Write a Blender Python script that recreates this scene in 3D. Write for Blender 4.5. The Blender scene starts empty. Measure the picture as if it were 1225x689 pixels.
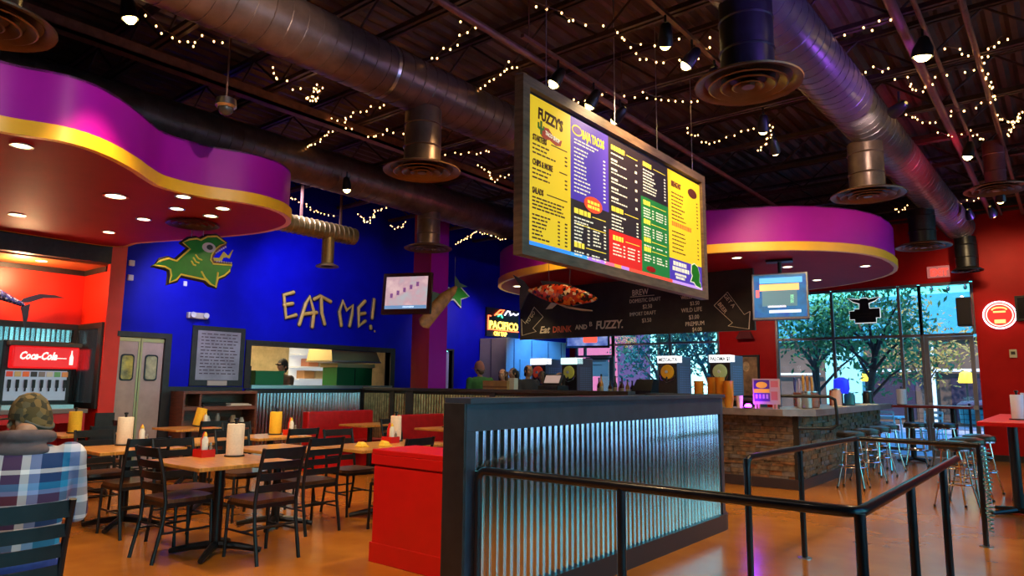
import bpy, bmesh, math, random
from mathutils import Vector, Matrix, Euler
from mathutils.geometry import tessellate_polygon
random.seed(7)
SC = bpy.context.scene
COL = SC.collection
PI = math.pi
R = math.radians

# ------------------------------------------------------------------ materials
_M = {}
def mat(name, col, rough=0.5, metal=0.0, emit=0.0, ecol=None, noise=0.0, nscale=12.0, bump=0.0, bscale=40.0,
        coat=0.0, spec=0.5, stretch=None):
    if name in _M: return _M[name]
    m = bpy.data.materials.new(name); m.use_nodes = True
    nt = m.node_tree; b = nt.nodes['Principled BSDF']
    b.inputs['Base Color'].default_value = (*col, 1)
    b.inputs['Roughness'].default_value = rough
    b.inputs['Metallic'].default_value = metal
    b.inputs['Specular IOR Level'].default_value = spec
    if coat: b.inputs['Coat Weight'].default_value = coat; b.inputs['Coat Roughness'].default_value = 0.08
    if emit:
        b.inputs['Emission Color'].default_value = (*(ecol or col), 1)
        b.inputs['Emission Strength'].default_value = emit
    if noise or bump:
        tc = nt.nodes.new('ShaderNodeTexCoord'); src = tc.outputs['Object']
        if stretch:
            mp = nt.nodes.new('ShaderNodeMapping'); mp.inputs['Scale'].default_value = stretch
            nt.links.new(src, mp.inputs['Vector']); src = mp.outputs['Vector']
    if noise:
        n = nt.nodes.new('ShaderNodeTexNoise'); n.inputs['Scale'].default_value = nscale
        n.inputs['Detail'].default_value = 6; n.inputs['Roughness'].default_value = 0.6
        nt.links.new(src, n.inputs['Vector'])
        r = nt.nodes.new('ShaderNodeValToRGB')
        r.color_ramp.elements[0].position = 0.3; r.color_ramp.elements[1].position = 0.72
        r.color_ramp.elements[0].color = (*[c * (1 - noise) for c in col], 1)
        r.color_ramp.elements[1].color = (*[min(1, c * (1 + noise) + 0.01 * noise) for c in col], 1)
        nt.links.new(n.outputs['Fac'], r.inputs['Fac']); nt.links.new(r.outputs['Color'], b.inputs['Base Color'])
    if bump:
        n2 = nt.nodes.new('ShaderNodeTexNoise'); n2.inputs['Scale'].default_value = bscale; n2.inputs['Detail'].default_value = 4
        nt.links.new(src, n2.inputs['Vector'])
        bp = nt.nodes.new('ShaderNodeBump'); bp.inputs['Strength'].default_value = bump; bp.inputs['Distance'].default_value = 0.01
        nt.links.new(n2.outputs['Fac'], bp.inputs['Height']); nt.links.new(bp.outputs['Normal'], b.inputs['Normal'])
    _M[name] = m
    return m

def glow(name, col, strength):
    return mat(name, col, 0.5, emit=strength, ecol=col)

def glass_mat(name, tint=(1, 1, 1), refl=0.08):
    if name in _M: return _M[name]
    m = bpy.data.materials.new(name); m.use_nodes = True
    nt = m.node_tree; nt.nodes.remove(nt.nodes['Principled BSDF'])
    out = nt.nodes['Material Output']
    t = nt.nodes.new('ShaderNodeBsdfTransparent'); t.inputs[0].default_value = (*tint, 1)
    g = nt.nodes.new('ShaderNodeBsdfGlossy'); g.inputs['Roughness'].default_value = 0.02
    mx = nt.nodes.new('ShaderNodeMixShader'); fr = nt.nodes.new('ShaderNodeFresnel'); fr.inputs['IOR'].default_value = 1.45
    nt.links.new(fr.outputs[0], mx.inputs[0]); nt.links.new(t.outputs[0], mx.inputs[1]); nt.links.new(g.outputs[0], mx.inputs[2])
    nt.links.new(mx.outputs[0], out.inputs[0])
    _M[name] = m
    return m

# ------------------------------------------------------------------ mesh builder
class MB:
    def __init__(s): s.bm = bmesh.new()
    def _mv(s, vs, M):
        if M is not None: bmesh.ops.transform(s.bm, matrix=M, verts=vs)
    def box(s, x0, y0, z0, x1, y1, z1, bev=0.0, M=None):
        r = bmesh.ops.create_cube(s.bm, size=1.0); vs = r['verts']
        for v in vs:
            v.co = Vector(((x0 + x1) / 2 + v.co.x * (x1 - x0), (y0 + y1) / 2 + v.co.y * (y1 - y0), (z0 + z1) / 2 + v.co.z * (z1 - z0)))
        s._mv(vs, M)
        if bev:
            es = list({e for v in vs for e in v.link_edges})
            bmesh.ops.bevel(s.bm, geom=es, offset=bev, segments=2, affect='EDGES', profile=0.5)
        return s
    def beam(s, a, b, w, h=None, up=(0, 0, 1), bev=0.0):
        """rectangular bar from a to b"""
        a = Vector(a); b = Vector(b); d = b - a; L = d.length; z = d.normalized(); u = Vector(up)
        if abs(z.dot(u)) > 0.98: u = Vector((0, 1, 0))
        x = u.cross(z).normalized(); y = z.cross(x)
        M = Matrix((x, y, z)).transposed().to_4x4(); M.translation = (a + b) / 2
        h = h or w
        return s.box(-w / 2, -h / 2, -L / 2, w / 2, h / 2, L / 2, bev, M)
    def tube(s, pts, r, n=10, cap=True, closed=False):
        pts = [Vector(p) for p in pts]; k = len(pts)
        rs = r if isinstance(r, (list, tuple)) else [r] * k
        rings = []; ref = None
        for i, p in enumerate(pts):
            if closed: t = (pts[(i + 1) % k] - pts[i - 1]).normalized()
            elif i == 0: t = (pts[1] - p).normalized()
            elif i == k - 1: t = (p - pts[i - 1]).normalized()
            else: t = ((pts[i + 1] - p).normalized() + (p - pts[i - 1]).normalized()).normalized()
            if ref is None:
                ref = Vector((0, 0, 1)) if abs(t.z) < 0.9 else Vector((1, 0, 0))
            x = (ref - t * ref.dot(t)).normalized(); ref = x; y = t.cross(x)
            rings.append([s.bm.verts.new(p + (x * math.cos(2 * PI * j / n) + y * math.sin(2 * PI * j / n)) * rs[i]) for j in range(n)])
        for i in range(k if closed else k - 1):
            a, b = rings[i], rings[(i + 1) % k]
            for j in range(n): s.bm.faces.new((a[j], a[(j + 1) % n], b[(j + 1) % n], b[j]))
        if cap and not closed:
            s.bm.faces.new(rings[0][::-1]); s.bm.faces.new(rings[-1])
        return s
    def stroke(s, pts, r, n=10):
        """tube with hemispherical ends"""
        pts = [Vector(p) for p in pts]
        s.tube(pts, r, n)
        for p in (pts[0], pts[-1]): s.ball(p, r, r, r, 8, 6)
        return s
    def lathe(s, prof, n=24, M=None, cap=True):
        rings = []; vs = []
        for (r, z) in prof:
            ring = [s.bm.verts.new((r * math.cos(2 * PI * j / n), r * math.sin(2 * PI * j / n), z)) for j in range(n)]
            rings.append(ring); vs += ring
        for a, b in zip(rings, rings[1:]):
            for j in range(n): s.bm.faces.new((a[j], a[(j + 1) % n], b[(j + 1) % n], b[j]))
        if cap:
            s.bm.faces.new(rings[0][::-1]); s.bm.faces.new(rings[-1])
        s._mv(vs, M)
        return s
    def loft(s, rings, cap=True):
        vr = [[s.bm.verts.new(p) for p in ring] for ring in rings]; n = len(vr[0])
        for a, b in zip(vr, vr[1:]):
            for j in range(n): s.bm.faces.new((a[j], a[(j + 1) % n], b[(j + 1) % n], b[j]))
        if cap:
            s.bm.faces.new(vr[0][::-1]); s.bm.faces.new(vr[-1])
        return s
    def ball(s, c, rx, ry=None, rz=None, u=16, v=10, M=None):
        r = bmesh.ops.create_uvsphere(s.bm, u_segments=u, v_segments=v, radius=1.0)
        ry = ry or rx; rz = rz or rx
        for w in r['verts']: w.co = Vector((c[0] + w.co.x * rx, c[1] + w.co.y * ry, c[2] + w.co.z * rz))
        s._mv(r['verts'], M)
        return s
    def prism(s, poly, F, d0, d1):
        """polygon (u,v) extruded along the frame normal from d0 to d1; F=(origin,U,V,N)"""
        O, U, V, N = [Vector(q) for q in F]
        a = [s.bm.verts.new(O + U * u + V * v + N * d0) for u, v in poly]
        b = [s.bm.verts.new(O + U * u + V * v + N * d1) for u, v in poly]
        n = len(poly)
        for j in range(n): s.bm.faces.new((a[j], a[(j + 1) % n], b[(j + 1) % n], b[j]))
        if n > 4:
            for i, j, k in tessellate_polygon([[Vector((u, v, 0)) for u, v in poly]]):
                s.bm.faces.new((a[i], a[j], a[k])); s.bm.faces.new((b[i], b[k], b[j]))
        else:
            s.bm.faces.new(a); s.bm.faces.new(b)
        return s
    def rect(s, F, u0, v0, u1, v1, d0, d1):
        return s.prism([(u0, v0), (u1, v0), (u1, v1), (u0, v1)], F, d0, d1)
    def disc(s, F, cu, cv, ru, rv, d0, d1, n=20):
        return s.prism([(cu + ru * math.cos(2 * PI * j / n), cv + rv * math.sin(2 * PI * j / n)) for j in range(n)], F, d0, d1)
    def mesh(s, name, smooth=False, ang=40):
        bmesh.ops.recalc_face_normals(s.bm, faces=s.bm.faces[:])
        me = bpy.data.meshes.new(name)
        if smooth:
            for f in s.bm.faces: f.smooth = True
            lim = R(ang)
            for e in s.bm.edges:
                if len(e.link_faces) == 2 and e.calc_face_angle(0) > lim: e.smooth = False
        s.bm.to_mesh(me); s.bm.free()
        return me
    def build(s, name, m, parent=None, smooth=False, label=None, loc=None):
        o = bpy.data.objects.new(name, s.mesh(name, smooth)); COL.objects.link(o)
        o.data.materials.append(m)
        if parent is not None: o.parent = parent
        if label: o['label'] = label
        if loc: o.location = loc
        return o

def thing(name, label, cat, loc=(0, 0, 0), rz=0.0, group=None):
    o = bpy.data.objects.new(name, None); COL.objects.link(o)
    o.empty_display_size = 0.1
    o.location = loc; o.rotation_euler = (0, 0, rz); o['label'] = label; o['category'] = cat
    if group: o['group'] = group
    return o
def tag(o, label, cat, group=None, kind=None):
    o['label'] = label; o['category'] = cat
    if group: o['group'] = group
    if kind: o['kind'] = kind
    return o
def struct(name, mb, m, smooth=False, parent=None):
    o = mb.build(name, m, parent, smooth)
    if parent is None: o['kind'] = 'structure'
    return o
def dup(root, loc=None, rz=None, label=None, group=None):
    r = root.copy(); COL.objects.link(r)
    if loc is not None: r.location = loc
    if rz is not None: r.rotation_euler = (0, 0, rz)
    if label: r['label'] = label
    if group: r['group'] = group
    for ch in list(root.children):
        c = ch.copy(); COL.objects.link(c); c.parent = r
        for g in list(ch.children):
            d = g.copy(); COL.objects.link(d); d.parent = c
    return r

def text_mesh(txt, size, depth=0.002, shear=0.0, align='LEFT', bold=0.0, sx=1.0):
    """mesh data for a line of writing lying in XY"""
    cu = bpy.data.curves.new('writing', 'FONT'); cu.body = txt; cu.size = size; cu.extrude = depth; cu.shear = shear
    cu.align_x = align; cu.offset = bold; cu.resolution_u = 2
    o = bpy.data.objects.new('writing', cu); COL.objects.link(o)
    dg = bpy.context.evaluated_depsgraph_get()
    me = bpy.data.meshes.new_from_object(o.evaluated_get(dg))
    bpy.data.objects.remove(o); bpy.data.curves.remove(cu)
    if sx != 1.0:
        for v in me.vertices: v.co.x *= sx
    return me
def add_text(mb, txt, F, u, v, size, d=0.004, rot=0.0, **k):
    """write txt onto frame F at (u,v) inside an existing builder"""
    O, U, V, N = [Vector(q) for q in F]
    me = text_mesh(txt, size, **k)
    c, s_ = math.cos(rot), math.sin(rot)
    U2 = U * c + V * s_; V2 = V * c - U * s_
    M = Matrix((U2, V2, N)).transposed().to_4x4(); M.translation = O + U * u + V * v + N * d
    me.transform(M)
    mb.bm.from_mesh(me); bpy.data.meshes.remove(me)

def blob(name, fill, voxel=0.02, smooth=4):
    """union of overlapping shapes into one continuous skin"""
    me = fill.mesh(name)
    o = bpy.data.objects.new(name, me); COL.objects.link(o)
    md = o.modifiers.new('r', 'REMESH'); md.mode = 'VOXEL'; md.voxel_size = voxel
    ms = o.modifiers.new('s', 'SMOOTH'); ms.factor = 0.5; ms.iterations = smooth
    dg = bpy.context.evaluated_depsgraph_get()
    r = bpy.data.meshes.new_from_object(o.evaluated_get(dg)); r.name = name
    bpy.data.objects.remove(o); bpy.data.meshes.remove(me)
    for p in r.polygons: p.use_smooth = True
    return r
def put(name, me, m, parent=None, label=None):
    o = bpy.data.objects.new(name, me); COL.objects.link(o)
    me.materials.clear(); me.materials.append(m)
    if parent is not None: o.parent = parent
    if label: o['label'] = label
    return o

def lamp(kind, loc, energy, col=(1, .75, .45), target=None, size=0.05, spot=70, blend=0.6, name='lamp_light', parent=None):
    l = bpy.data.lights.new(name, kind); l.energy = energy; l.color = col
    if kind in ('POINT', 'SPOT'): l.shadow_soft_size = size
    if kind == 'SPOT': l.spot_size = R(spot); l.spot_blend = blend
    o = bpy.data.objects.new(name, l); COL.objects.link(o); o.location = loc
    if target is not None:
        o.rotation_euler = (Vector(target) - Vector(loc)).to_track_quat('-Z', 'Y').to_euler()
    return o

# ------------------------------------------------------------------ palette
BLK = mat('black_metal', (.012, .012, .014), .38, .3, noise=.3)
BLKW = mat('black_painted_wood', (.016, .014, .014), .45, noise=.4, nscale=8, bump=.1)
DARK = mat('dark_brown_trim', (.02, .013, .010), .5, noise=.4)
SLATE = mat('slate_painted_board', (.035, .04, .062), .38, noise=.25, nscale=6)
GALV = mat('galvanised_steel', (.74, .79, .85), .14, 1.0, noise=.32, nscale=5, stretch=(1, 3, .12))  # vertical streaks painted so ribs vary like uneven reflections
STEEL = mat('brushed_steel', (.6, .6, .6), .28, 1.0, noise=.15, nscale=30, stretch=(1, 1, 20))
CHROME = mat('chrome', (.75, .75, .78), .12, 1.0)
DUCT = mat('painted_duct', (.15, .09, .06), .36, .55, noise=.35, nscale=5, bump=.1)
DUCTY = mat('ochre_duct', (.30, .19, .05), .35, .5, noise=.3, nscale=6)
JOIST = mat('brown_black_steel', (.055, .028, .022), .5, .2, noise=.4)
BLUE = mat('cobalt_blue_paint', (.001, .002, .50), .5, spec=.15, noise=.12, nscale=2)
RED = mat('red_paint', (.50, .002, .002), .5, spec=.2, noise=.12, nscale=2)
ORED = mat('orange_red_paint', (.80, .022, .004), .45, noise=.1, nscale=2)
PURP = mat('purple_paint', (.36, .004, .34), .45, spec=.25, noise=.08, nscale=2)
YEL = mat('yellow_paint', (.95, .50, .02), .4, noise=.08, nscale=3)
SOFR = mat('soffit_red', (.34, .004, .010), .6, spec=.2, noise=.1, nscale=2)
LTYEL = mat('hand_lettering_yellow', (.72, .50, .10), .5, noise=.15, nscale=15)
WOODT = mat('oak_tabletop', (.58, .27, .055), .3, noise=.35, nscale=6, stretch=(1, 9, 1), coat=.3)
WOODS = mat('dark_wood_seat', (.11, .045, .018), .3, noise=.4, nscale=7, stretch=(1, 8, 1), coat=.3)
WOODC = mat('mahogany', (.17, .045, .015), .38, noise=.4, nscale=6, stretch=(1, 1, 8))
VINYL = mat('red_vinyl', (.42, .008, .012), .32, noise=.2, nscale=8, bump=.08)
BRED = mat('red_gloss_board', (.62, .006, .008), .35, noise=.08, nscale=3)
PAPER = mat('paper_roll', (.80, .66, .55), .85, noise=.08, nscale=60, bump=.1)
YPAPER = mat('yellow_paper_roll', (.85, .50, .03), .85, noise=.08, nscale=60, bump=.1)
WHITE = mat('white_plastic', (.75, .75, .73), .4)
REDP = mat('red_plastic', (.6, .01, .01), .35)
YELP = mat('yellow_plastic', (.85, .55, .05), .4)
GREENP = mat('green_paint', (.012, .24, .02), .45, noise=.15)
BULB = glow('warm_bulb', (1, .50, .16), 4.5)
LAMPG = glow('lamp_lens', (1, .70, .22), 9)
CANG = glow('can_light_lens', (1, .80, .45), 4)

# ------------------------------------------------------------------ THE ROOM
WX, FY, RX, BY, CZ = -11.28, 16.65, 2.6, -3.0, 5.5
# floor: stained, polished concrete
def floor_mat():
    m = bpy.data.materials.new('stained_concrete'); m.use_nodes = True
    nt = m.node_tree; b = nt.nodes['Principled BSDF']
    tc = nt.nodes.new('ShaderNodeTexCoord')
    n1 = nt.nodes.new('ShaderNodeTexNoise'); n1.inputs['Scale'].default_value = .9; n1.inputs['Detail'].default_value = 3; n1.inputs['Roughness'].default_value = .5
    n2 = nt.nodes.new('ShaderNodeTexNoise'); n2.inputs['Scale'].default_value = 4; n2.inputs['Detail'].default_value = 2; n2.inputs['Roughness'].default_value = .5
    for n in (n1, n2): nt.links.new(tc.outputs['Object'], n.inputs['Vector'])
    mx = nt.nodes.new('ShaderNodeMix'); mx.inputs[0].default_value = .3
    nt.links.new(n1.outputs['Fac'], mx.inputs[2]); nt.links.new(n2.outputs['Fac'], mx.inputs[3])
    r = nt.nodes.new('ShaderNodeValToRGB')
    e = r.color_ramp.elements
    e[0].position = .25; e[0].color = (.29, .085, .010, 1)
    e[1].position = .75; e[1].color = (.56, .22, .03, 1)
    k = e.new(.5); k.color = (.43, .15, .018, 1)
    nt.links.new(mx.outputs[0], r.inputs['Fac']); nt.links.new(r.outputs['Color'], b.inputs['Base Color'])
    r2 = nt.nodes.new('ShaderNodeMapRange'); r2.inputs['To Min'].default_value = .20; r2.inputs['To Max'].default_value = .24
    nt.links.new(n2.outputs['Fac'], r2.inputs['Value']); nt.links.new(r2.outputs[0], b.inputs['Roughness'])
    b.inputs['Coat Weight'].default_value = .12; b.inputs['Coat Roughness'].default_value = .12
    return m
struct('floor', MB().box(WX - 3.5, BY - .2, -.15, RX + .2, FY + .15, 0), floor_mat())
# roof deck: trapezoid ribs running into the depth, on a slab
DECK = mat('deck_steel', (.11, .065, .045), .5, .35, noise=.35, nscale=3)
mb = MB()
x = WX - 3.4; prof = []
while x < RX + .2:
    prof += [(x, CZ), (x + .05, CZ - .045), (x + .11, CZ - .045), (x + .16, CZ)]; x += .2
lo = [mb.bm.verts.new((a, BY - .2, z)) for a, z in prof]; hi = [mb.bm.verts.new((a, FY + .15, z)) for a, z in prof]
for i in range(len(prof) - 1): mb.bm.faces.new((lo[i], lo[i + 1], hi[i + 1], hi[i]))
mb.box(WX - 3.5, BY - .2, CZ + .002, RX + .2, FY + .15, CZ + .15)
struct('ceiling', mb, DECK)

# left wall (blue) with doorway, kitchen hatch and a small far door
def wall_x(mb, x0, x1, holes, y0, y1, z0, z1):
    """wall slab between planes x0,x1 with rectangular holes (ya,yb,za,zb)"""
    ys = sorted({y0, y1, *[h[0] for h in holes], *[h[1] for h in holes]})
    for a, b in zip(ys, ys[1:]):
        c = (a + b) / 2; hs = sorted([(h[2], h[3]) for h in holes if h[0] < c < h[1]])
        z = z0
        for p, q in hs:
            if p > z: mb.box(x0, a, z, x1, b, p)
            z = q
        if z < z1: mb.box(x0, a, z, x1, b, z1)
def wall_y(mb, y0, y1, holes, x0, x1, z0, z1):
    xs = sorted({x0, x1, *[h[0] for h in holes], *[h[1] for h in holes]})
    for a, b in zip(xs, xs[1:]):
        c = (a + b) / 2; hs = sorted([(h[2], h[3]) for h in holes if h[0] < c < h[1]])
        z = z0
        for p, q in hs:
            if p > z: mb.box(a, y0, z, b, y1, p)
            z = q
        if z < z1: mb.box(a, y0, z, b, y1, z1)
KY0, KY1, KZ0, KZ1 = 6.62, 9.85, 1.34, 2.04
mb = MB()
wall_x(mb, WX - .14, WX, [(4.40, 5.16, 0, 2.13), (KY0, KY1, KZ0, KZ1), (11.05, 11.75, 0, 2.16)], 4.40, FY, 0, CZ)
struct('wall_left', mb, BLUE)
# alcove at the left: orange red room with its own low ceiling
mb = MB()
mb.box(-12.44, BY, 0, -12.30, 4.40, CZ)               # back of the alcove
mb.box(-12.30, 4.24, 0, WX, 4.40, CZ)                 # its right hand return wall
struct('wall_alcove', mb, ORED)
struct('trim_1', MB().box(WX - .02, 4.22, .9, WX + .012, 4.44, 3.6), ORED)
struct('trim_2', MB().box(WX - .16, BY, 3.16, WX + .02, 4.22, 3.42), DARK)     # dark header over the opening
struct('ceiling_alcove', MB().box(-12.30, BY, 3.14, WX - .16, 4.24, 3.20), mat('alcove_ceiling', (.55, .13, .03), .6))
struct('trim_3', MB().box(-12.30, BY, 3.06, -12.28, 4.24, 3.14).box(-12.28, 4.22, 3.06, WX - .16, 4.24, 3.14), DARK)
struct('wall_left_upper', MB().box(WX - .14, BY, 3.42, WX, 4.40, CZ), SOFR)
struct('trim_4', MB().box(WX - .02, 4.20, 0, WX + .014, 4.46, .92), BLKW)      # dark foot of the pier

# front wall (window wall)
W1 = (-11.10, -6.79, .10, 3.58)
W2 = (-5.41, -1.43, .0, 3.58)
mb = MB()
wall_y(mb, FY, FY + .15, [W1, W2], WX - .14, RX + .15, 0, 5.02)
struct('wall_front', mb, RED)
struct('trim_5', MB().box(WX - .14, FY, 5.02, RX + .15, FY + .15, CZ), JOIST)
# behind the camera and at the right
WARMD = mat('brown_back_wall', (.12, .05, .03), .6, noise=.1)
struct('wall_back', MB().box(WX - 1.2, BY - .15, 0, RX + .15, BY, CZ), WARMD)
WR = [(-2.4, .2), (.5, 3.1), (3.4, 5.6), (5.85, 7.95), (8.2, 10.2), (10.45, 12.4), (12.65, 14.4), (14.6, 16.0)]
mb = MB(); wall_x(mb, RX, RX + .15, [(a, b, .4, 4.1) for a, b in WR], BY, FY, 0, CZ)
struct('wall_right', mb, RED)
GLASS = glass_mat('window_glass')
FRAME = mat('bronze_aluminium', (.22, .18, .19), .35, .6, noise=.1)
PANEF = mat('window_frame_grey', (.22, .21, .24), .35, .5)
def frame_y(name, xs, zs, extra=(), y=FY + .05, w=.055, m=None):
    mb = MB()
    for a in xs: mb.box(a - w / 2, y - .05, zs[0], a + w / 2, y + .05, zs[-1], .006)
    for z in zs:
        for a, b in zip(xs, xs[1:]): mb.box(a + w / 2, y - .045, z - w / 2, b - w / 2, y + .045, z + w / 2)
    o = struct(name, mb, m or FRAME)
    g = MB().box(xs[0], y - .006, zs[0], xs[-1], y + .006, zs[-1]).build('pane', GLASS, o)
    return o
frame_y('window_1', [-9.86, -8.13, -6.82], [.13, 2.50, 3.55])
frame_y('window_2', [-11.07, -10.78, -9.86], [2.20, 2.50, 3.55])
frame_y('window_3', [-5.38, -4.13, -2.78, -2.39], [.13, 2.49, 3.55])
frame_y('window_4', [-2.39, -1.46], [2.49, 3.55])
# glass doors
def glass_door(name, xa, xb, zt, m, bar=True):
    mb = MB(); y = FY + .05; w = .075
    mb.box(xa, y - .03, 0.01, xa + w, y + .03, zt).box(xb - w, y - .03, 0.01, xb, y + .03, zt)
    mb.box(xa + w, y - .03, 0.01, xb - w, y + .03, .22).box(xa + w, y - .03, zt - w, xb - w, y + .03, zt)
    o = struct(name, mb, m)
    MB().box(xa + w, y - .006, .22, xb - w, y + .006, zt - w).build('pane', GLASS, o)
    b = MB().tube([(xa + .03, y - .09, 1.02), (xb - .03, y - .09, 1.02)], .022)
    b.box(xa + .01, y - .11, .98, xa + .08, y - .03, 1.10).box(xb - .08, y - .11, .98, xb - .01, y - .03, 1.06)
    b.build('push_bar', STEEL, o)
    return o
glass_door('door_1', -2.355, -1.49, 2.455, PANEF)
glass_door('door_2', -10.75, -9.90, 2.165, FRAME)
# side glazing at the right, unseen, added for daylight and reflections on the metal
mb = MB(); g = MB()
for k, (a, b) in enumerate(WR):
    mb = MB()
    for y in (a + .03, b - .03): mb.box(RX + .03, y - .03, .4, RX + .12, y + .03, 4.1)
    for z in (.43, 2.5, 4.07): mb.box(RX + .035, a + .06, z - .03, RX + .115, b - .06, z + .03)
    o = struct('window_%d' % (k + 5), mb, FRAME)
    MB().box(RX + .07, a, .4, RX + .08, b, 4.1).build('pane', GLASS, o)

# swinging kitchen doors in the blue wall
DOORP = mat('door_panel_mauve', (.48, .34, .30), .42, .15, noise=.12, nscale=5)
GOLD = mat('brass_edge', (.45, .33, .16), .35, .8)
struct('trim_6', MB().box(WX - .14, 4.40, 2.07, WX + .03, 5.22, 2.15).box(WX - .14, 5.12, 0, WX + .03, 5.22, 2.07), BLKW)
for k, (a, b) in enumerate(((4.41, 4.755), (4.765, 5.115))):
    o = struct('door_%d' % (k + 3), MB().box(WX - .06, a, .02, WX - .015, b, 2.06, .004), DOORP)
    MB().box(WX - .018, a, 2.0, WX - .004, b, 2.055).build('hinge_rail', GOLD, o)
    MB().box(WX - .016, (b - .028 if k == 0 else a), .02, WX - .006, (b if k == 0 else a + .028), 2.0).build('edge_strip', GOLD, o)
    F = ((WX - .015, (a + b) / 2, 1.60), (0, 1, 0), (0, 0, 1), (1, 0, 0))
    def rr(w, h, r, n=6):
        P = []
        for cx, cy, s0 in ((w - r, h - r, 0), (-w + r, h - r, 90), (-w + r, -h + r, 180), (w - r, -h + r, 270)):
            for i in range(n + 1): P.append((cx + r * math.cos(R(s0 + 90 * i / n)), cy + r * math.sin(R(s0 + 90 * i / n))))
        return P
    f = MB().prism(rr(.10, .205, .05), F, 0, .012).build('window_gasket', BLK, o)
    MB().prism(rr(.08, .18, .04), F, .012, .015).build('window_pane', mat('door_window_%d' % k, ((.50, .42, .05), (.34, .22, .06))[k], .08, noise=.7, nscale=6), f)
# small far door, lavender
o = struct('door_5', MB().box(WX - .12, 11.07, .01, WX - .08, 11.73, 2.14), mat('lavender_door', (.36, .34, .62), .4))
struct('trim_7', MB().box(WX - .14, 11.0, 0, WX + .02, 11.05, 2.2).box(WX - .14, 11.75, 0, WX + .02, 11.80, 2.2).box(WX - .14, 11.05, 2.16, WX + .02, 11.75, 2.2), BLKW)
# dark wainscot strip beside the doors and under the hatch
struct('trim_8', MB().box(WX, 5.22, 0, WX + .02, 6.50, 1.31), BLKW)
struct('baseboard_left', MB().box(WX, 6.50, 0, WX + .03, FY, .12), BLKW)
struct('baseboard_front', MB().box(-6.79, FY - .02, 0, -5.41, FY, .12).box(-1.43, FY - .02, 0, RX, FY, .12), BLKW)

# kitchen hatch: frame, ledge, and the lit kitchen behind
struct('trim_9', MB().box(WX - .16, KY0 - .1, KZ0 - .06, WX + .03, KY0, KZ1 + .09).box(WX - .16, KY1, KZ0 - .06, WX + .03, KY1 + .12, KZ1 + .09)
       .box(WX - .16, KY0, KZ1, WX + .03, KY1, KZ1 + .09), DARK)
struct('trim_10', MB().box(WX - .18, KY0, KZ0 - .06, WX + .10, KY1, KZ0), STEEL)
KIT = mat('kitchen_wall_cream', (.62, .48, .24), .5, noise=.2, nscale=6)
mb = MB(); kx = -14.0
mb.box(kx - .1, 4.6, 0, kx, 12.0, 2.7).box(kx, 4.6, 0, WX - .14, 4.7, 2.7).box(kx, 11.9 - .95, 0, WX - .14, 11.0, 2.7)
struct('wall_kitchen', mb, KIT)
struct('ceiling_kitchen', MB().box(kx - .1, 4.6, 2.7, WX - .14, 11.0, 2.8), mat('kitchen_ceiling', (.7, .6, .4), .7))

# ------------------------------------------------------------------ ROOF STEEL, DUCTS, SOFFITS, LAMPS
def joist(y, label):
    t = thing('roof_joist', label, 'joist', (0, y, 0), 0, 'open web roof joists')
    x0, x1 = WX + .02, RX - .02
    for z in (4.88, 5.38):
        m = MB().beam((x0, -.035, z), (x1, -.035, z), .04, .05).beam((x0, .035, z), (x1, .035, z), .04, .05)
        m.build('chord', JOIST, t)
    m = MB(); n = int((x1 - x0) / .6); p = []
    for i in range(n + 1): p.append((x0 + (x1 - x0) * i / n, 0, 4.89 if i % 2 else 5.37))
    for a, b in zip(p, p[1:]): m.tube([a, b], .013, 6)
    m.build('web', JOIST, t)
    return t
j0 = joist(1.6, 'dark open web steel joist running across under the ribbed roof deck')
for y in (2.95, 4.3, 5.65, 7.0, 8.35, 9.7, 11.05, 12.4, 13.75, 15.1, 16.3): dup(j0, (0, y, 0))
# pipes and angles running into the depth
def pipe(x, z, r, m, label, cat='pipe', y0=-2.6, y1=16.5, name='ceiling_pipe', n=10):
    o = MB().tube([(x, y0, z), (x, y1, z)], r, n).build(name, m, smooth=True); return tag(o, label, cat)
BRN = mat('painted_pipe', (.20, .085, .05), .45, .3, noise=.3)
REDPIPE = mat('dull_red_pipe', (.24, .07, .08), .4, .3, noise=.2)
g = MB().box(-7.38, -2.9, 4.72, -7.26, 16.5, 4.76).box(-7.28, -2.9, 4.72, -7.26, 16.5, 4.86).build('ceiling_beam', BRN)
tag(g, 'long brown steel angle crossing the ceiling from the upper left corner', 'beam')
pipe(-4.05, 4.72, .035, BRN, 'brown sprinkler pipe passing behind the top of the menu board')
pipe(-1.00, 4.80, .045, REDPIPE, 'thick reddish pipe passing the brightest ceiling floodlight')
pipe(-.84, 4.83, .022, BRN, 'thin brown conduit just right of the thick reddish pipe')
pipe(-.50, 4.80, .03, BRN, 'brown pipe near the upper right corner of the ceiling')
# ducts
def duct(name, x, z, r, y0, y1, label, m=DUCT, seam=.16, elbow=False):
    t = thing(name, label, 'duct', (x, (y0 + y1) / 2, z))
    h = (y1 - y0) / 2; n = 28
    mb = MB(); mb.tube([(0, -h, 0), (0, h, 0)], r, n); mb.build('duct_barrel', m, t, True)
    sm = MB(); pts = []                                            # spiral lock seam
    turns = (y1 - y0) / seam; k = int(turns * 20)
    for i in range(k + 1):
        a = 2 * PI * i / 20
        pts.append((r * 1.004 * math.cos(a), -h + (y1 - y0) * i / k, r * 1.004 * math.sin(a)))
    sm.tube(pts, .0065, 4); sm.build('spiral_seam', m, t)
    return t
d1 = duct('spiral_duct', -5.31, 4.60, .285, -2.6, 13.2, 'large brown round duct crossing from the upper left to behind the menu board')
d2 = duct('spiral_duct', -8.60, 4.60, .30, -2.6, 14.2, 'dark round duct above the purple cloud soffit, left of the larger brown duct')
d3 = duct('spiral_duct', -1.76, 4.60, .268, -2.6, 16.15, 'round duct at the right washed in purple and red light', mat('grey_duct', (.15, .125, .12), .34, .5, noise=.2, nscale=5, bump=.08))
d3.rotation_euler = (0, 0, -.0245); d3.location.x = -1.755
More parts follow.
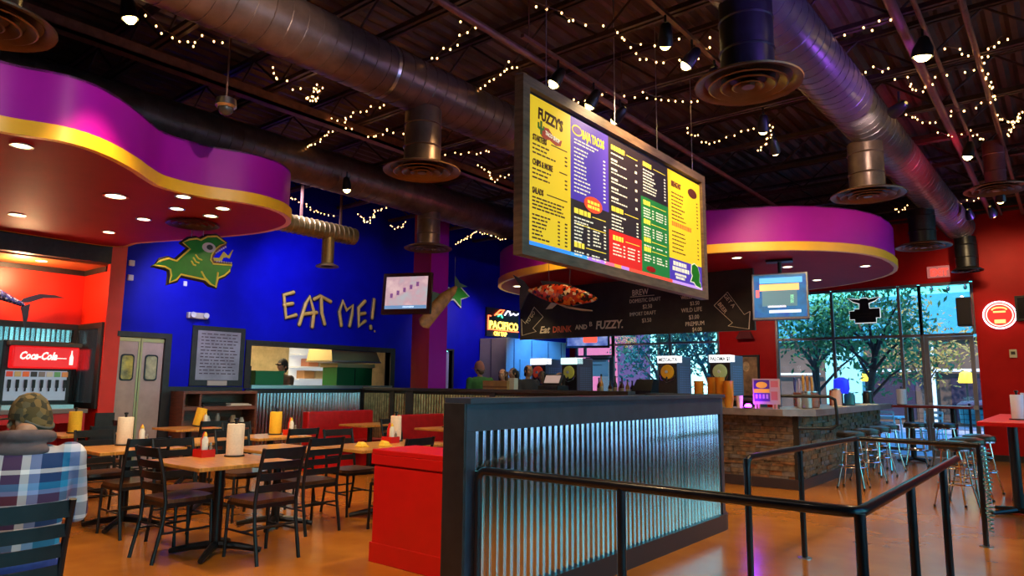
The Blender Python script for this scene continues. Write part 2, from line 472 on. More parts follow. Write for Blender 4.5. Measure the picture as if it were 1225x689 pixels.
MB().lathe([(.287, -.02), (.292, -.02), (.292, .02), (.287, .02)], 28, Matrix.Translation((0, -.9, 0)) @ Matrix.Rotation(PI / 2, 4, 'X'), False).build('joint_band', STEEL, d1, True)
def diffuser(x, y, zb, zt, rn, rd, label, m=DUCT, cm=None):
    t = thing('ceiling_diffuser', label, 'diffuser', (x, y, zb), 0)
    mb = MB(); mb.tube([(0, 0, .03), (0, 0, zt - zb)], rn, 24)
    for z in (.25, .5, .72):
        if z < zt - zb - .1: mb.lathe([(rn, z - .012), (rn + .01, z), (rn, z + .012)], 24, None, False)
    mb.build('neck', m, t, True)
    c = MB(); c.lathe([(rn, .06), (rd * .82, .035), (rd, 0), (rd * .99, -.012), (rd * .86, .0), (rd * .80, .03), (rn, .045)], 36, None, False)
    c.build('outer_cone', cm or m, t, True)
    for k, f in ((1, .74), (2, .52), (3, .30)):
        MB().lathe([(rd * (f - .17), .03), (rd * f, -.012 - .004 * k), (rd * (f - .03), -.018 - .004 * k), (rd * (f - .17), .016)], 30, None, False).build('cone_ring', cm or m, t, True)
    MB().lathe([(.001, -.03), (rd * .12, -.028), (rd * .14, .02), (.001, .03)], 20, None, False).build('center_cone', cm or m, t, True)
    return t
DISH = mat('diffuser_bronze', (.17, .08, .03), .38, .5, noise=.2)
diffuser(-5.36, 1.10, 3.72, 4.36, .2, .42, 'round diffuser in the top left corner above the purple soffit', DUCT, DISH)
diffuser(-5.31, 5.0, 3.68, 4.36, .2, .42, 'round diffuser hanging from the large brown duct left of the menu board', DUCT, DISH)
diffuser(-8.60, 8.30, 3.74, 4.36, .2, .42, 'dark diffuser hanging in front of the red and purple column', DUCT, DUCT)
diffuser(-1.76, 5.04, 3.70, 4.36, .2, .40, 'large black necked diffuser right of the menu board', BLK, DISH)
diffuser(-1.76, 9.05, 3.72, 4.36, .2, .42, 'diffuser hanging under the right duct, second from the front', DUCT, DISH)
diffuser(-1.76, 13.1, 3.74, 4.36, .2, .42, 'black necked diffuser in front of the red wall above the windows', BLK, DISH)
diffuser(-1.44, 16.05, 3.70, 4.36, .19, .28, 'black diffuser at the far end of the right duct above the glass door', BLK, BLK)
diffuser(-.62, 11.6, 4.18, 4.86, .13, .40, 'diffuser with a reddish neck high in the far right corner', REDPIPE, DISH)  # red light on the neck is put into its colour
# short ochre branch duct with its own drop, near the blue wall
t = thing('branch_duct', 'short ochre ribbed branch duct ending in a drop above the blue wall', 'duct', (-9.8, 7.0, 3.98))
MB().tube([(0, -1.1, 0), (0, .62, 0)], .15, 24).build('duct_barrel', DUCTY, t, True)
mb = MB()
for i in range(16): mb.lathe([(.15, -.012), (.162, 0), (.15, .012)], 24, Matrix.Translation((0, -1.0 + .1 * i, 0)) @ Matrix.Rotation(PI / 2, 4, 'X'), False)
mb.build('duct_rib', DUCTY, t, True)
MB().box(-.02, -.5, .14, .02, -.47, 1.5).box(-.02, .3, .14, .02, .33, 1.5).build('hanger_strap', BRN, t)
MB().tube([(0, .08, -.08), (0, .08, -.58)], .105, 20).build('neck', DUCTY, t, True)
MB().lathe([(.105, -.56), (.19, -.60), (.195, -.62), (.10, -.61)], 24, Matrix.Translation((0, .08, 0)), False).build('outer_cone', DUCTY, t, True)

# ---- soffits
def smooth_loop(P, sub=6):
    n = len(P); out = []
    for i in range(n):
        p0, p1, p2, p3 = [Vector((*P[(i + k) % n], 0)) for k in (-1, 0, 1, 2)]
        for j in range(sub):
            t_ = j / sub
            q = .5 * ((2 * p1) + (p2 - p0) * t_ + (2 * p0 - 5 * p1 + 4 * p2 - p3) * t_ ** 2 + (3 * p1 - p0 - 3 * p2 + p3) * t_ ** 3)
            out.append((q.x, q.y))
    return out
def soffit(name, label, P, z0, zy, z1, loc):
    t = thing(name, label, 'soffit', loc)
    L = [(a - loc[0], b - loc[1]) for a, b in P]
    c = (sum(a for a, b in L) / len(L), sum(b for a, b in L) / len(L))
    def grow(d):
        out = []; n = len(L)
        for i in range(n):
            a = Vector(L[i - 1]); b = Vector(L[(i + 1) % n]); tn = (b - a).normalized(); nn = Vector((tn.y, -tn.x))
            out.append((L[i][0] + nn.x * d, L[i][1] + nn.y * d))
        return out
    ar = sum(L[i - 1][0] * L[i][1] - L[i][0] * L[i - 1][1] for i in range(len(L)))
    sg = 1 if ar > 0 else -1
    z = loc[2]
    F = ((0, 0, 0), (1, 0, 0), (0, 1, 0), (0, 0, 1))
    MB().prism(L, F, z0 - z, z0 + .03 - z).build('underside', SOFR, t)
    def band(off0, off1, za, zb):
        mb = MB(); A = grow(sg * off0); B = grow(sg * off1)
        mb.loft([[(a, b, q) for a, b in X_] for X_, q in ((B, za - z), (A, za - z), (A, zb - z), (B, zb - z))], False)
        # close inside
        return mb
    band(.035, -.03, z0 - .002, zy).build('yellow_band', YEL, t, True)
    band(0, -.03, zy, z1).build('purple_fascia', PURP, t, True)
    MB().prism(L, F, z1 - .02 - z, z1 - z).build('top_panel', BLKW, t)
    return t
SL = [(-6.70, .95), (-6.66, 1.57), (-6.52, 1.98), (-6.60, 2.31), (-6.86, 2.67), (-7.09, 2.91), (-7.27, 3.16), (-7.29, 3.58), (-7.13, 4.10), (-7.22, 4.52), (-7.55, 4.84), (-8.0, 4.97), (-8.6, 4.93), (-9.6, 4.62), (-10.5, 4.28),
      (-11.12, 4.12), (-11.14, 2.6), (-11.12, .6), (-10.6, -.6), (-9.2, -1.1), (-7.7, -.5)]
soffit('cloud_soffit', 'purple cloud shaped ceiling soffit with yellow edge over the dining tables at left', smooth_loop(SL), 3.40, 3.53, 4.0, (-8.6, 2.2, 3.4))
SB = []
for i in range(48):
    a = 2 * PI * i / 48
    ca, sa = math.cos(a), math.sin(a)
    e = 2 / 2.4
    SB.append((-5.85 + 3.72 * math.copysign(abs(ca) ** e, ca), 12.42 + 2.68 * math.copysign(abs(sa) ** e, sa)))
soffit('bar_soffit', 'purple rounded ceiling soffit with yellow edge over the bar', SB, 3.40, 3.53, 4.08, (-5.85, 12.42, 3.4))

# recessed can lights in the soffits
def can(x, y, z, label, grp, r=.07, power=16, col=(1, .72, .38), spot=105):
    t = thing('recessed_light', label, 'ceiling light', (x, y, z), 0, grp)
    MB().lathe([(r, .012), (r * 1.3, .012), (r * 1.3, -.004), (r * 1.3, -.01), (r, -.008)], 20, None, False).build('trim_ring', STEEL, t, True)
    MB().lathe([(.001, -.004), (r, -.004), (r, -.001), (.001, -.001)], 20).build('lens', CANG, t, True)
    if power: lamp('SPOT', (x, y, z - .03), power, col, (x, y, 0), .05, spot, .7)
    return t
L = [((-6.90, 1.79), 'recessed light nearest the left edge of the photo under the purple cloud'),
     ((-9.90, 2.60), 'recessed light at the far left of the cloud underside near the dark header'),
     ((-10.05, 3.70), 'recessed light beside the top of the orange pier'),
     ((-8.87, 3.65), 'recessed light left of the round vent under the cloud'),
     ((-7.41, 3.44), 'front light of the group of four near the curved tip of the cloud'),
     ((-8.00, 3.65), 'light of the group of four that is left of the others, near the vent'),
     ((-7.55, 3.97), 'light of the group of four that is nearest the yellow band'),
     ((-8.02, 4.07), 'light of the group of four nearest the fish sign')]
for (x, y), lb in L: can(x, y, 3.398, lb, 'recessed lights under the cloud soffit')
can(-8.0, 2.98, 3.398, 'wide orange tinted ceiling speaker disc in the middle of the cloud underside', 'recessed lights under the cloud soffit', .1, 0)
for (x, y), lb in (((-2.53, 12.46), 'recessed light near the right rim of the bar soffit'), ((-3.58, 11.8), 'recessed light above the television by the windows'),
                   ((-3.6, 13.6), 'recessed light near the window side of the bar soffit'), ((-3.95, 10.5), 'recessed light close to the front edge of the bar soffit'),
                   ((-8.75, 11.0), 'recessed light at the left end of the bar soffit glowing orange')):
    can(x, y, 3.398, lb, 'recessed lights under the bar soffit', power=22)
lamp('SPOT', (-5.9, 14.2, 3.36), 45, (1, .75, .5), (-6.1, 16.6, 1.9), .05, 70, .7)  # added spot and can to brighten the red wall between the windows
can(-5.9, 14.2, 3.398, 'recessed light near the red wall behind the chalkboard', 'recessed lights over the back bar', power=0)
for x, y in ((-7.3, 12.9), (-5.6, 12.9)): can(x, y, 3.398, 'recessed light over the %s drink machines behind the chalkboard' % ('left pair of' if x < -6 else 'right pair of'), 'recessed lights over the back bar', power=22)
t = thing('alcove_light', 'recessed light in the low ceiling of the orange alcove', 'ceiling light', (-11.75, 3.45, 3.14))
MB().lathe([(.001, -.004), (.07, -.004), (.07, .006), (.001, .006)], 20).build('lens', CANG, t, True)
# round vent under the cloud
t = thing('ceiling_vent', 'round dark vent under the cloud soffit above the fish sign', 'vent', (-8.56, 4.12, 3.398))
for r in (.32, .24, .16, .08): MB().lathe([(r - .05, -.005), (r, -.03), (r - .01, -.035), (r - .06, -.012)], 28, None, False).build('vent_ring', mat('vent_maroon', (.10, .008, .02), .3, .3), t, True)
# dome camera
t = thing('dome_camera', 'small dome security camera hanging on a thin rod from the ceiling', 'camera', (-6.20, 3.22, 4.05))
MB().tube([(0, 0, .08), (0, 0, 1.44)], .010, 8).build('rod', BRN, t, True)
MB().lathe([(.02, .10), (.09, .07), (.10, .0), (.08, -.02)], 20).build('housing', STEEL, t, True)
MB().ball((0, 0, -.02), .075, .075, .075).build('dome', mat('smoked_dome', (.08, .07, .05), .1, .4), t, True)
# track lights
def track(x, y0, y1, z, label, heads, hl):
    t = thing('light_track', label, 'track light rail', (x, (y0 + y1) / 2, z))
    h = (y1 - y0) / 2
    MB().box(-.02, -h, -.015, .02, h, .02).build('rail', BRN, t)
    m = MB()
    for y in (-h + .1, h - .1): m.tube([(0, y, .02), (0, y, 5.3 - z)], .006, 6)
    m.build('hanger', BRN, t)
    for (y, tgt, pw), lb in zip(heads, hl):
        floodlight(x, y, z - .03, tgt, pw, lb)
def floodlight(x, y, z, tgt, power, label, r=.065, drop=.16, col=(1, .68, .34), spot=95, name='track_spotlight'):
    t = thing(name, label, 'spotlight', (x, y, z), 0, 'ceiling spotlights')
    d = (Vector(tgt) - Vector((x, y, z - drop))).normalized()
    q = d.to_track_quat('Z', 'Y').to_matrix().to_4x4(); q.translation = (0, 0, -drop)
    MB().tube([(0, 0, .02), (0, 0, -drop)], .012, 8).build('stem', BLK, t, True)
    MB().lathe([(.02, -.10), (.045, -.08), (r, .02), (r * 1.08, .10), (r, .10), (r * .9, .03)], 20, q, False).build('housing', BLK, t, True)
    MB().lathe([(.001, .145), (r * .45, .135), (r * .75, .11), (r * .9, .07), (.001, .06)], 20, q).build('bulb', LAMPG, t, True)
    p = Vector((x, y, z - drop)) + d * .2
    if power: lamp('SPOT', p, power, col, tgt, .05, spot, .6)
    return t
track(-2.60, 4.7, 7.0, 4.72, 'light track above the right end of the menu board',
      [(5.38, (-3.1, 6.2, 3.3), 60), (5.94, (-5.6, 5.0, .6), 55), (6.48, (-3.0, 9.5, 1.0), 60)],
      ['spotlight shining at the top of the picture above the menu board', 'spotlight second from the top on the track above the menu', 'spotlight beside the black duct neck right of the menu'])
track(-3.86, 4.9, 6.9, 4.72, 'light track just behind the top edge of the menu board',
      [(5.50, (-5.6, 4.0, .7), 90), (6.18, (-6.2, 5.8, .7), 70), (6.75, (-9.0, 7.5, .8), 70)],
      ['glowing spotlight just above the top edge of the menu board', 'tilted spotlight right of the glowing one over the menu', 'dim spotlight lowest on the track over the menu'])
floodlight(-.86, 7.30, 4.80, (-1.6, 8.0, 0), 140, 'very bright floodlight flaring at the upper right of the ceiling', .09)
floodlight(-.60, 12.0, 4.35, (-1.0, 14.5, .5), 30, 'yellowish spotlight near the reddish necked diffuser')
floodlight(-1.18, 14.2, 4.60, (-1.0, 16.6, 2.6), 38, 'spotlight over the red wall left of the far pair')
floodlight(-.85, 14.2, 4.60, (-.4, 16.6, 2.4), 26, 'spotlight over the red wall right of the far pair')
floodlight(-2.58, 7.85, 4.62, (-3.6, 10, .9), 60, 'upper spotlight of the pair between the two black duct necks')
floodlight(-2.63, 8.35, 4.50, (-3.2, 12, .9), 60, 'lower spotlight of the pair between the two black duct necks')
# fairy lights
STR = [[(-6.35,2.39,4.8),(-6.44,2.52,4.8),(-6.53,2.66,4.8),(-6.66,2.85,4.8),(-6.7,3.04,4.8),(-6.44,3.06,4.8),(-6.35,3.25,4.8)],[(-6.48,3.86,4.8),(-6.76,4.09,4.8),(-6.66,4.17,4.8),(-6.73,4.36,4.8),(-6.62,4.48,4.8),(-6.5,4.51,4.8)],[(-6.91,4.55,4.8),(-6.95,4.68,4.8),(-6.6,4.58,4.8),(-6.49,4.44,4.8)],[(-7.21,5.15,4.8),(-7.06,5.26,4.8),(-6.79,5.22,4.8),(-6.52,5.26,4.8),(-6.28,5.26,4.8)],[(-8.32,5.6,4.8),(-7.58,5.42,4.8),(-7.2,5.34,4.8),(-7.31,5.7,4.8),(-7.22,5.89,4.8),(-6.88,5.84,4.8),(-6.88,6.08,4.8)],[(-5.12,4.72,4.8),(-4.99,4.77,4.8),(-4.75,4.72,4.8),(-4.56,4.7,4.8),(-4.41,4.64,4.8),(-4.2,4.57,4.8),(-4.2,4.41,4.8)],[(-5.08,5.64,4.8),(-4.85,5.56,4.8),(-4.61,5.49,4.8),(-4.4,5.33,4.8),(-4.39,5.53,4.8),(-4.43,5.7,4.8)],[(-3.49,4.61,4.8),(-3.45,4.74,4.8),(-3.4,4.88,4.8),(-3.38,5.05,4.8),(-3.34,5.2,4.8),(-3.21,5.3,4.8)],[(-3.17,5.46,4.8),(-3.16,5.68,4.8),(-3.12,5.86,4.8),(-2.99,5.96,4.8),(-2.83,5.92,4.8),(-2.73,5.95,4.8)],[(-3.24,5.99,4.8),(-3.19,6.17,4.8),(-3.09,6.36,4.8),(-2.93,6.36,4.8),(-2.79,6.43,4.8),(-2.63,6.37,4.8),(-2.5,6.19,4.8)],[(-4.36,6.52,4.8),(-4.28,6.67,4.8),(-3.94,6.63,4.8),(-3.82,6.84,4.8),(-3.62,6.88,4.8),(-3.54,7.15,4.8),(-3.38,7.37,4.8),(-3.21,7.47,4.8),(-3.02,7.4,4.8)],[(-3.73,8.25,4.8),(-3.73,8.65,4.8),(-3.68,8.94,4.8),(-3.42,8.89,4.8),(-3.2,8.78,4.8),(-2.93,8.8,4.8)],[(-1.57,6.94,4.8),(-1.46,6.9,4.8),(-1.3,6.88,4.8),(-1.23,6.92,4.8),(-1.11,6.81,4.8),(-1.03,6.84,4.8)],[(-1.49,7.9,4.8),(-1.39,7.85,4.8),(-1.28,7.98,4.8)],[(-1.25,8.27,4.8),(-1.16,8.34,4.8),(-1.16,8.63,4.8),(-1.06,8.77,4.8),(-0.91,8.48,4.8),(-0.78,8.45,4.8),(-0.66,8.46,4.8),(-0.56,8.57,4.8)],[(-0.73,7.78,4.8),(-0.64,7.92,4.8),(-0.55,8.1,4.8),(-0.48,8.2,4.8),(-0.37,8.06,4.8),(-0.29,7.9,4.8),(-0.24,7.89,4.8)],[(-0.48,8.44,4.8),(-0.46,8.83,4.8),(-0.46,9.23,4.8),(-0.45,9.54,4.8),(-0.58,9.65,4.8),(-0.76,9.76,4.8),(-0.88,9.67,4.8)],[(-1.5,9.13,4.8),(-1.37,9.36,4.8),(-1.28,9.63,4.8),(-1.18,9.95,4.8),(-0.99,9.86,4.8),(-0.8,9.79,4.8)],[(-1.12,10.49,4.8),(-0.99,10.66,4.8),(-0.8,10.62,4.8),(-0.67,11.11,4.8)],[(-2.79,8.54,4.8),(-2.8,8.9,4.8),(-3.02,9.32,4.8),(-3.26,9.69,4.8)],[(-2.38,14.5,4.8),(-2.28,14.74,4.8),(-2.16,14.44,4.8)],[(-1.47,14.81,4.8),(-1.25,14.6,4.8),(-1.03,14.56,4.8)],[(-10.15,6.47,4.6),(-10.41,6.81,4.6),(-10.53,7.07,4.6),(-10.82,7.54,4.6),(-10.79,7.8,4.6),(-10.82,8.02,4.6)],[(-10.33,8.14,4.6),(-10.75,8.68,4.6),(-10.3,8.42,4.6),(-9.83,8.12,4.6),(-9.49,8.07,4.6)],[(-10.54,9.11,4.6),(-10.67,9.39,4.6),(-10.14,9.14,4.6)],[(-6.98,7.04,4.8),(-6.86,7.13,4.8),(-6.66,7.19,4.8),(-6.51,7.3,4.8),(-6.23,7.25,4.8),(-6.18,7.37,4.8)],[(-6.93,7.71,4.8),(-6.99,8.04,4.8),(-7.32,8.53,4.8),(-7.06,8.43,4.8),(-6.89,8.44,4.8)],[(-10.75,11.23,4.6),(-10.28,11.01,4.6),(-9.5,10.55,4.6),(-9.48,11.07,4.6),(-9.53,11.56,4.6)],[(-0.45,10.17,4.8),(-0.35,10.59,4.8),(-0.22,10.18,4.8),(-0.42,11.1,4.8)],[(-6.78,4.56,4.8),(-6.9,4.71,4.8),(-6.94,4.62,4.8),(-6.59,4.47,4.8)]]

wire = mat('fairy_light_wire', (.10, .055, .03), .6)
bm_ = MB().ball((0, 0, 0), .0095, .0095, .013, 6, 4).mesh('bulb'); bm_.materials.append(BULB)
SPL = ['in the top left corner beside the large brown duct', 'hanging under the brown duct, right of the dome camera', 'in a tight bundle right of the one beside the dome camera', 'crossing the steel angle left of the drop duct', 'in a long run below the brown duct left of its diffuser', 'above the middle of the large brown duct', 'above the duct just left of the menu board', 'running along the top edge above the menu board', 'left of the big black diffuser at the very top', 'just left of the big black diffuser neck', 'in a run just above the slanting top of the menu board', 'right of the menu board under the big black diffuser', 'at the top edge right of the purple lit duct', 'in a short piece right of the purple lit duct', 'in a loop beside the brightest floodlight', 'in the upper right corner between the pipes', 'in a bend around the far right pipe', 'below the brightest floodlight', 'left of the reddish necked diffuser', 'in a short hook around the pair of spotlights', 'low near the black necked diffuser over the windows', 'just above the red wall at the far right', 'behind the tip of the purple cloud above the ochre duct', 'in a zigzag above the blue wall', 'in a short piece above the blue wall left of the column', 'between the brown duct and the menu board', 'in a loop directly left of the menu board', 'above the left end of the bar soffit', 'at the right edge near the reddish necked diffuser', 'in a small knot left of the drop duct']
for k, P in enumerate(STR):
    P = [Vector(p) for p in P]; dn = []
    for a, b in zip(P, P[1:]):
        n = max(1, int((b - a).length / .085))
        for i in range(n):
            f = i / n; q = a.lerp(b, f); q.z -= .03 * math.sin(PI * f) ; dn.append(q)
    dn.append(P[-1]); dn = dn[:90]
    o = P[0]
    t = thing('fairy_light_string', 'warm fairy lights ' + SPL[k], 'fairy lights', o, 0, 'fairy light strings under the ceiling')
    MB().tube([q - o for q in dn], .004, 4).build('wire', wire, t)
    for q in dn:
        b = bpy.data.objects.new('bulb', bm_); COL.objects.link(b); b.parent = t
        b.location = q - o + Vector((random.uniform(-.025, .025), random.uniform(-.025, .025), random.uniform(-.045, .0)))

# ------------------------------------------------------------------ HALF WALLS, COLUMN, SIGNS
def corrugated(mb, a, b, n, z0, z1, p=.068, amp=.017):
    """vertical ribs along the horizontal line a->b, bulging along n"""
    a = Vector((*a, 0)); b = Vector((*b, 0)); n = Vector((*n, 0)).normalized(); L = (b - a).length; d = (b - a) / L
    k = int(L / p * 10); lo = []; hi = []
    for i in range(k + 1):
        s = L * i / k; q = a + d * s + n * (amp * math.sin(2 * PI * s / p))
        lo.append(mb.bm.verts.new((q.x, q.y, z0))); hi.append(mb.bm.verts.new((q.x, q.y, z1)))
    for i in range(k): mb.bm.faces.new((lo[i], lo[i + 1], hi[i + 1], hi[i]))
    return mb
# big corrugated half wall in the foreground: front face at x=-2.79, runs into the depth and rounds off
HX, HY0, HY1 = -2.79, 3.03, 6.78
t = thing('half_wall', 'long half wall clad in shiny corrugated metal with slate painted frame in the foreground', 'half wall', (HX, 5.0, 0))
def arcpath(off, r=.32):
    """plan of the wall face, offset outward"""
    P = [(off, HY0 - 5.0), (off, HY1 - 5.0)]
    c = (-r, HY1 - 5.0)
    for i in range(1, 10):
        a = R(90 * i / 9); P.append((c[0] + (r + off) * math.cos(a), c[1] + (r + off) * math.sin(a)))
    P.append((-.9, HY1 - 5.0 + r + off))
    return P
def band_along(mb, off0, off1, z0, z1):
    A, B = arcpath(off0), arcpath(off1)
    mb.loft([[(B[i][0], B[i][1], z0), (A[i][0], A[i][1], z0), (A[i][0], A[i][1], z1), (B[i][0], B[i][1], z1)] for i in range(len(A))])
mb = MB(); band_along(mb, -.035, -.15, 0, 1.22); mb.build('core', SLATE, t, True)
mb = MB(); band_along(mb, .012, -.035, 1.12, 1.285); mb.build('top_board', SLATE, t, True)
mb = MB(); band_along(mb, .04, -.17, 1.285, 1.315); mb.build('top_cap', SLATE, t, True)
mb = MB(); band_along(mb, .03, -.03, 0, .15); mb.build('kick_board', mat('charcoal_kick', (.028, .026, .032), .4), t, True)
MB().box(-.04, HY0 - 5.0, .15, .012, HY0 - 5.0 + .085, 1.12, .004).build('end_trim', SLATE, t)
mb = MB(); P = arcpath(.010)[1:-1]; Q = arcpath(-.035)[1:-1]
mb.loft([[(Q[i][0], Q[i][1], .15), (P[i][0], P[i][1], .15), (P[i][0], P[i][1], 1.12), (Q[i][0], Q[i][1], 1.12)] for i in range(len(P))])
mb.build('rounded_end_trim', SLATE, t, True)
mb = MB(); corrugated(mb, (-.012, HY0 - 5 + .085), (-.012, HY1 - 5), (1, 0), .15, 1.12); mb.build('corrugated_panel', GALV, t, True)
MB().box(-.16, HY0 - 5.02, 0, .012, HY0 - 5.0, 1.285, .004).build('end_board', mat('black_end_board', (.018, .015, .016), .4, noise=.3), t)

# far half wall at the back of the dining room
GALVB = mat('rusty_corrugated', (.45, .27, .12), .35, .85, noise=.5, nscale=8)  # brown light on the panels is put into the metal colour
t = thing('half_wall', 'far half wall of brownish corrugated panels between black posts below the column', 'half wall', (-8.4, 9.1, 0))
MB().box(-2.86, 0, 0, 3.3, .12, 1.25).build('core', DARK, t)
MB().box(-2.86, -.05, 1.25, 3.3, .17, 1.31, .006).build('top_cap', BLKW, t)
for i, (a, b) in enumerate(((-2.74, -1.95), (-1.83, -1.50), (-1.30, .60), (.72, 3.2))):
    mb = MB(); corrugated(mb, (a, -.012), (b, -.012), (0, -1), .12, 1.2); mb.build('corrugated_panel', GALVB, t, True)
for a in (-2.86, -1.95, -1.50, .60): MB().box(a, -.035, 0, a + (.2 if a == -1.5 else .12), 0, 1.25).build('post', BLKW, t)
# corrugated wainscot under the kitchen hatch
t = thing('corrugated_wainscot', 'pale blue lit corrugated metal wainscot under the kitchen hatch', 'wall panel', (WX + .02, 7.8, 0))
mb = MB(); corrugated(mb, (.012, -1.26), (.012, 1.26), (1, 0), .12, 1.2); mb.build('corrugated_panel', GALV, t, True)
MB().box(0, -1.26, 1.2, .05, 1.26, 1.27).build('top_rail', BLKW, t)
# column
t = thing('column', 'square column painted red on one face and purple on the other', 'column', (-9.80, 9.56, 0))
MB().box(-.24, -.24, 0, .24, .24, CZ).build('shaft', PURP, t)
MB().box(-.241, -.252, 0, .241, -.24, CZ).build('red_face', mat('column_red', (.30, .006, .008), .45), t, label='red painted face')
MB().box(-.27, -.27, 0, .27, .27, .14).build('base', BLKW, t)

FW = lambda x=WX: ((x, 0, 0), (0, 1, 0), (0, 0, 1), (1, 0, 0))          # frame on the blue wall: u=y, v=z
FF = lambda y=FY: ((0, y, 0), (1, 0, 0), (0, 0, 1), (0, -1, 0))         # frame on a wall facing the camera
# hand lettering
t = thing('wall_lettering', 'yellow hand drawn EAT ME lettering on the blue wall above the kitchen hatch', 'sign', (WX, 8.4, 2.4))
EM = [('letter', [[(7.41, 3.064), (7.212, 2.997), (7.283, 2.578), (7.492, 2.644)], [(7.24, 2.813), (7.406, 2.856)]]),
      ('letter', [[(7.576, 2.477), (7.691, 2.874), (7.769, 3.022), (7.884, 2.742), (7.862, 2.451)], [(7.649, 2.676), (7.94, 2.732)]]),
      ('letter', [[(7.881, 2.987), (8.01, 3.062), (8.254, 2.976)], [(8.035, 3.031), (8.062, 2.739), (8.142, 2.527)]]),
      ('letter', [[(8.54, 2.527), (8.478, 2.794), (8.545, 3.015), (8.65, 2.838), (8.796, 2.951), (8.791, 2.762), (8.745, 2.532)]]),
      ('letter', [[(9.107, 3.067), (8.951, 2.915), (8.97, 2.538), (9.134, 2.66)], [(8.97, 2.787), (9.119, 2.82)]]),
      ('exclamation_mark', [[(9.348, 3.125), (9.315, 2.735)], [(9.282, 2.56), (9.289, 2.52)]]),
      ('small_dot', [[(9.395, 2.471), (9.398, 2.463)]])]
for nm, ss in EM:
    mb = MB(); mo = MB()
    for s in ss:
        mb.stroke([(.014, y - 8.4, z - 2.4) for y, z in s], .036 if nm != 'small_dot' else .02)
        mo.stroke([(-.030, y - 8.4, z - 2.4) for y, z in s], .062 if nm != 'small_dot' else .03)
    o = mb.build(nm, LTYEL, t, True); mo.build('dark_outline', mat('lettering_outline', (.01, .005, .05), .6), o, True)
# the green fish sign
def poly_in(P, k):
    cx = sum(a for a, b in P) / len(P); cy = sum(b for a, b in P) / len(P)
    n = len(P); ar = sum(P[i - 1][0] * P[i][1] - P[i][0] * P[i - 1][1] for i in range(n)); sg = 1 if ar > 0 else -1
    out = []
    for i in range(n):
        a = Vector(P[i - 1]); b = Vector(P[i]); c = Vector(P[(i + 1) % n])
        d1 = (b - a).normalized(); d2 = (c - b).normalized()
        n1 = Vector((d1.y, -d1.x)); n2 = Vector((d2.y, -d2.x)); m = (n1 + n2)
        m = m.normalized() * min(1.8, 1 / max(.3, m.length / 2)) if m.length > .05 else n1
        q = b + m * k * sg; out.append((q.x, q.y))
    return out
FB = [(4.82, 3.242), (4.926, 3.333), (5.046, 3.383), (5.173, 3.362), (5.379, 3.597), (5.252, 3.682), (5.351, 3.751), (5.48, 3.79), (5.548, 3.774), (5.66, 3.855), (5.829, 3.89), (6.003, 3.8), (5.893, 3.731), (5.812, 3.65), (5.759, 3.549), (5.748, 3.463), (5.795, 3.403), (6.136, 3.426), (6.099, 3.318), (6.016, 3.231), (5.898, 3.165), (5.871, 3.019), (5.769, 3.049), (5.68, 3.113), (5.529, 3.126), (5.26, 3.148), (5.196, 3.052), (5.084, 2.99), (5.105, 3.112), (5.083, 3.205), (4.995, 3.24)]
FGREEN = mat('fish_green', (.012, .27, .012), .4, noise=.1); FYEL = mat('fish_outline_yellow', (.80, .74, .08), .4)
t = thing('fish_sign', 'green open mouthed fish cutout with yellow outline hanging under the cloud soffit', 'sign', (-8.93, 4.36, 2.965)); t.scale = (.785, .785, .785)
MB().tube([(.03, .1, .35), (.03, .1, .56)], .006, 6).tube([(.03, -.1, .25), (.03, -.1, .56)], .006, 6).build('hanging_wire', STEEL, t)
off = lambda P: [(a - 5.5, b - 3.4) for a, b in P]
F0 = ((0, 0, 0), (0, 1, 0), (0, 0, 1), (1, 0, 0))
MB().tube([(.012, a, b) for a, b in off(FB)], .052, 8, closed=True).build('shadow_board', mat('fish_backer', (.004, .004, .02), .6), t, True)
MB().tube([(.045, a, b) for a, b in off(FB)], .021, 8, closed=True).build('yellow_outline', FYEL, t, True)
MB().prism(off(FB), F0, .012, .055).build('body', FGREEN, t)
MB().prism(off([(6.004, 3.79), (5.893, 3.735), (5.79, 3.62), (5.74, 3.50), (5.77, 3.40), (6.135, 3.415), (6.135, 3.44), (5.93, 3.425), (5.81, 3.44), (5.785, 3.50), (5.83, 3.59), (5.90, 3.69), (6.01, 3.76)]), F0, .05, .062).build('lips', mat('fish_lip_brown', (.20, .07, .02), .5), t)
MB().prism(off([(5.787, 3.511), (5.908, 3.521), (5.978, 3.642), (6.063, 3.578), (6.144, 3.703), (6.09, 3.54), (6.046, 3.555), (5.976, 3.536), (5.946, 3.475), (5.792, 3.453)]), F0, .02, .05).build('lightning_tongue', FYEL, t)
mb = MB()
for i in range(6): f = i / 5; mb.ball((.05, 5.83 + .17 * f - 5.5, 3.60 + .13 * f - 3.4), .016)
for i in range(7): f = i / 6; mb.ball((.05, 5.86 + .26 * f - 5.5, 3.455 + .01 * f - 3.4), .016)
mb.build('teeth', WHITE, t, True)
mb = MB(); mb.stroke([(.058, 5.604 - 5.5, 3.235 - 3.4), (.058, 5.67 - 5.5, 3.14 - 3.4), (.058, 5.769 - 5.5, 3.057 - 3.4)], .016); mb.stroke([(.058, .371, -.39), (.058, .388, -.144)], .016)
mb.build('fin_line', FYEL, t, True)
mb = MB()
for s in ([(5.484, 3.506), (5.53, 3.455), (5.589, 3.44)], [(5.447, 3.451), (5.493, 3.392), (5.543, 3.383)], [(5.419, 3.39), (5.456, 3.338), (5.489, 3.334)]): mb.stroke([(.056, a - 5.5, b - 3.4) for a, b in s], .014)
mb.build('gill_marks', FYEL, t, True)
e = MB().disc(F0, .199, .27, .118, .085, .05, .065, 24).build('eye', WHITE, t)
m = MB().disc(F0, .21, .275, .055, .045, .062, .07, 18); m.build('pupil', mat('pupil_grey', (.05, .06, .05), .4), e)
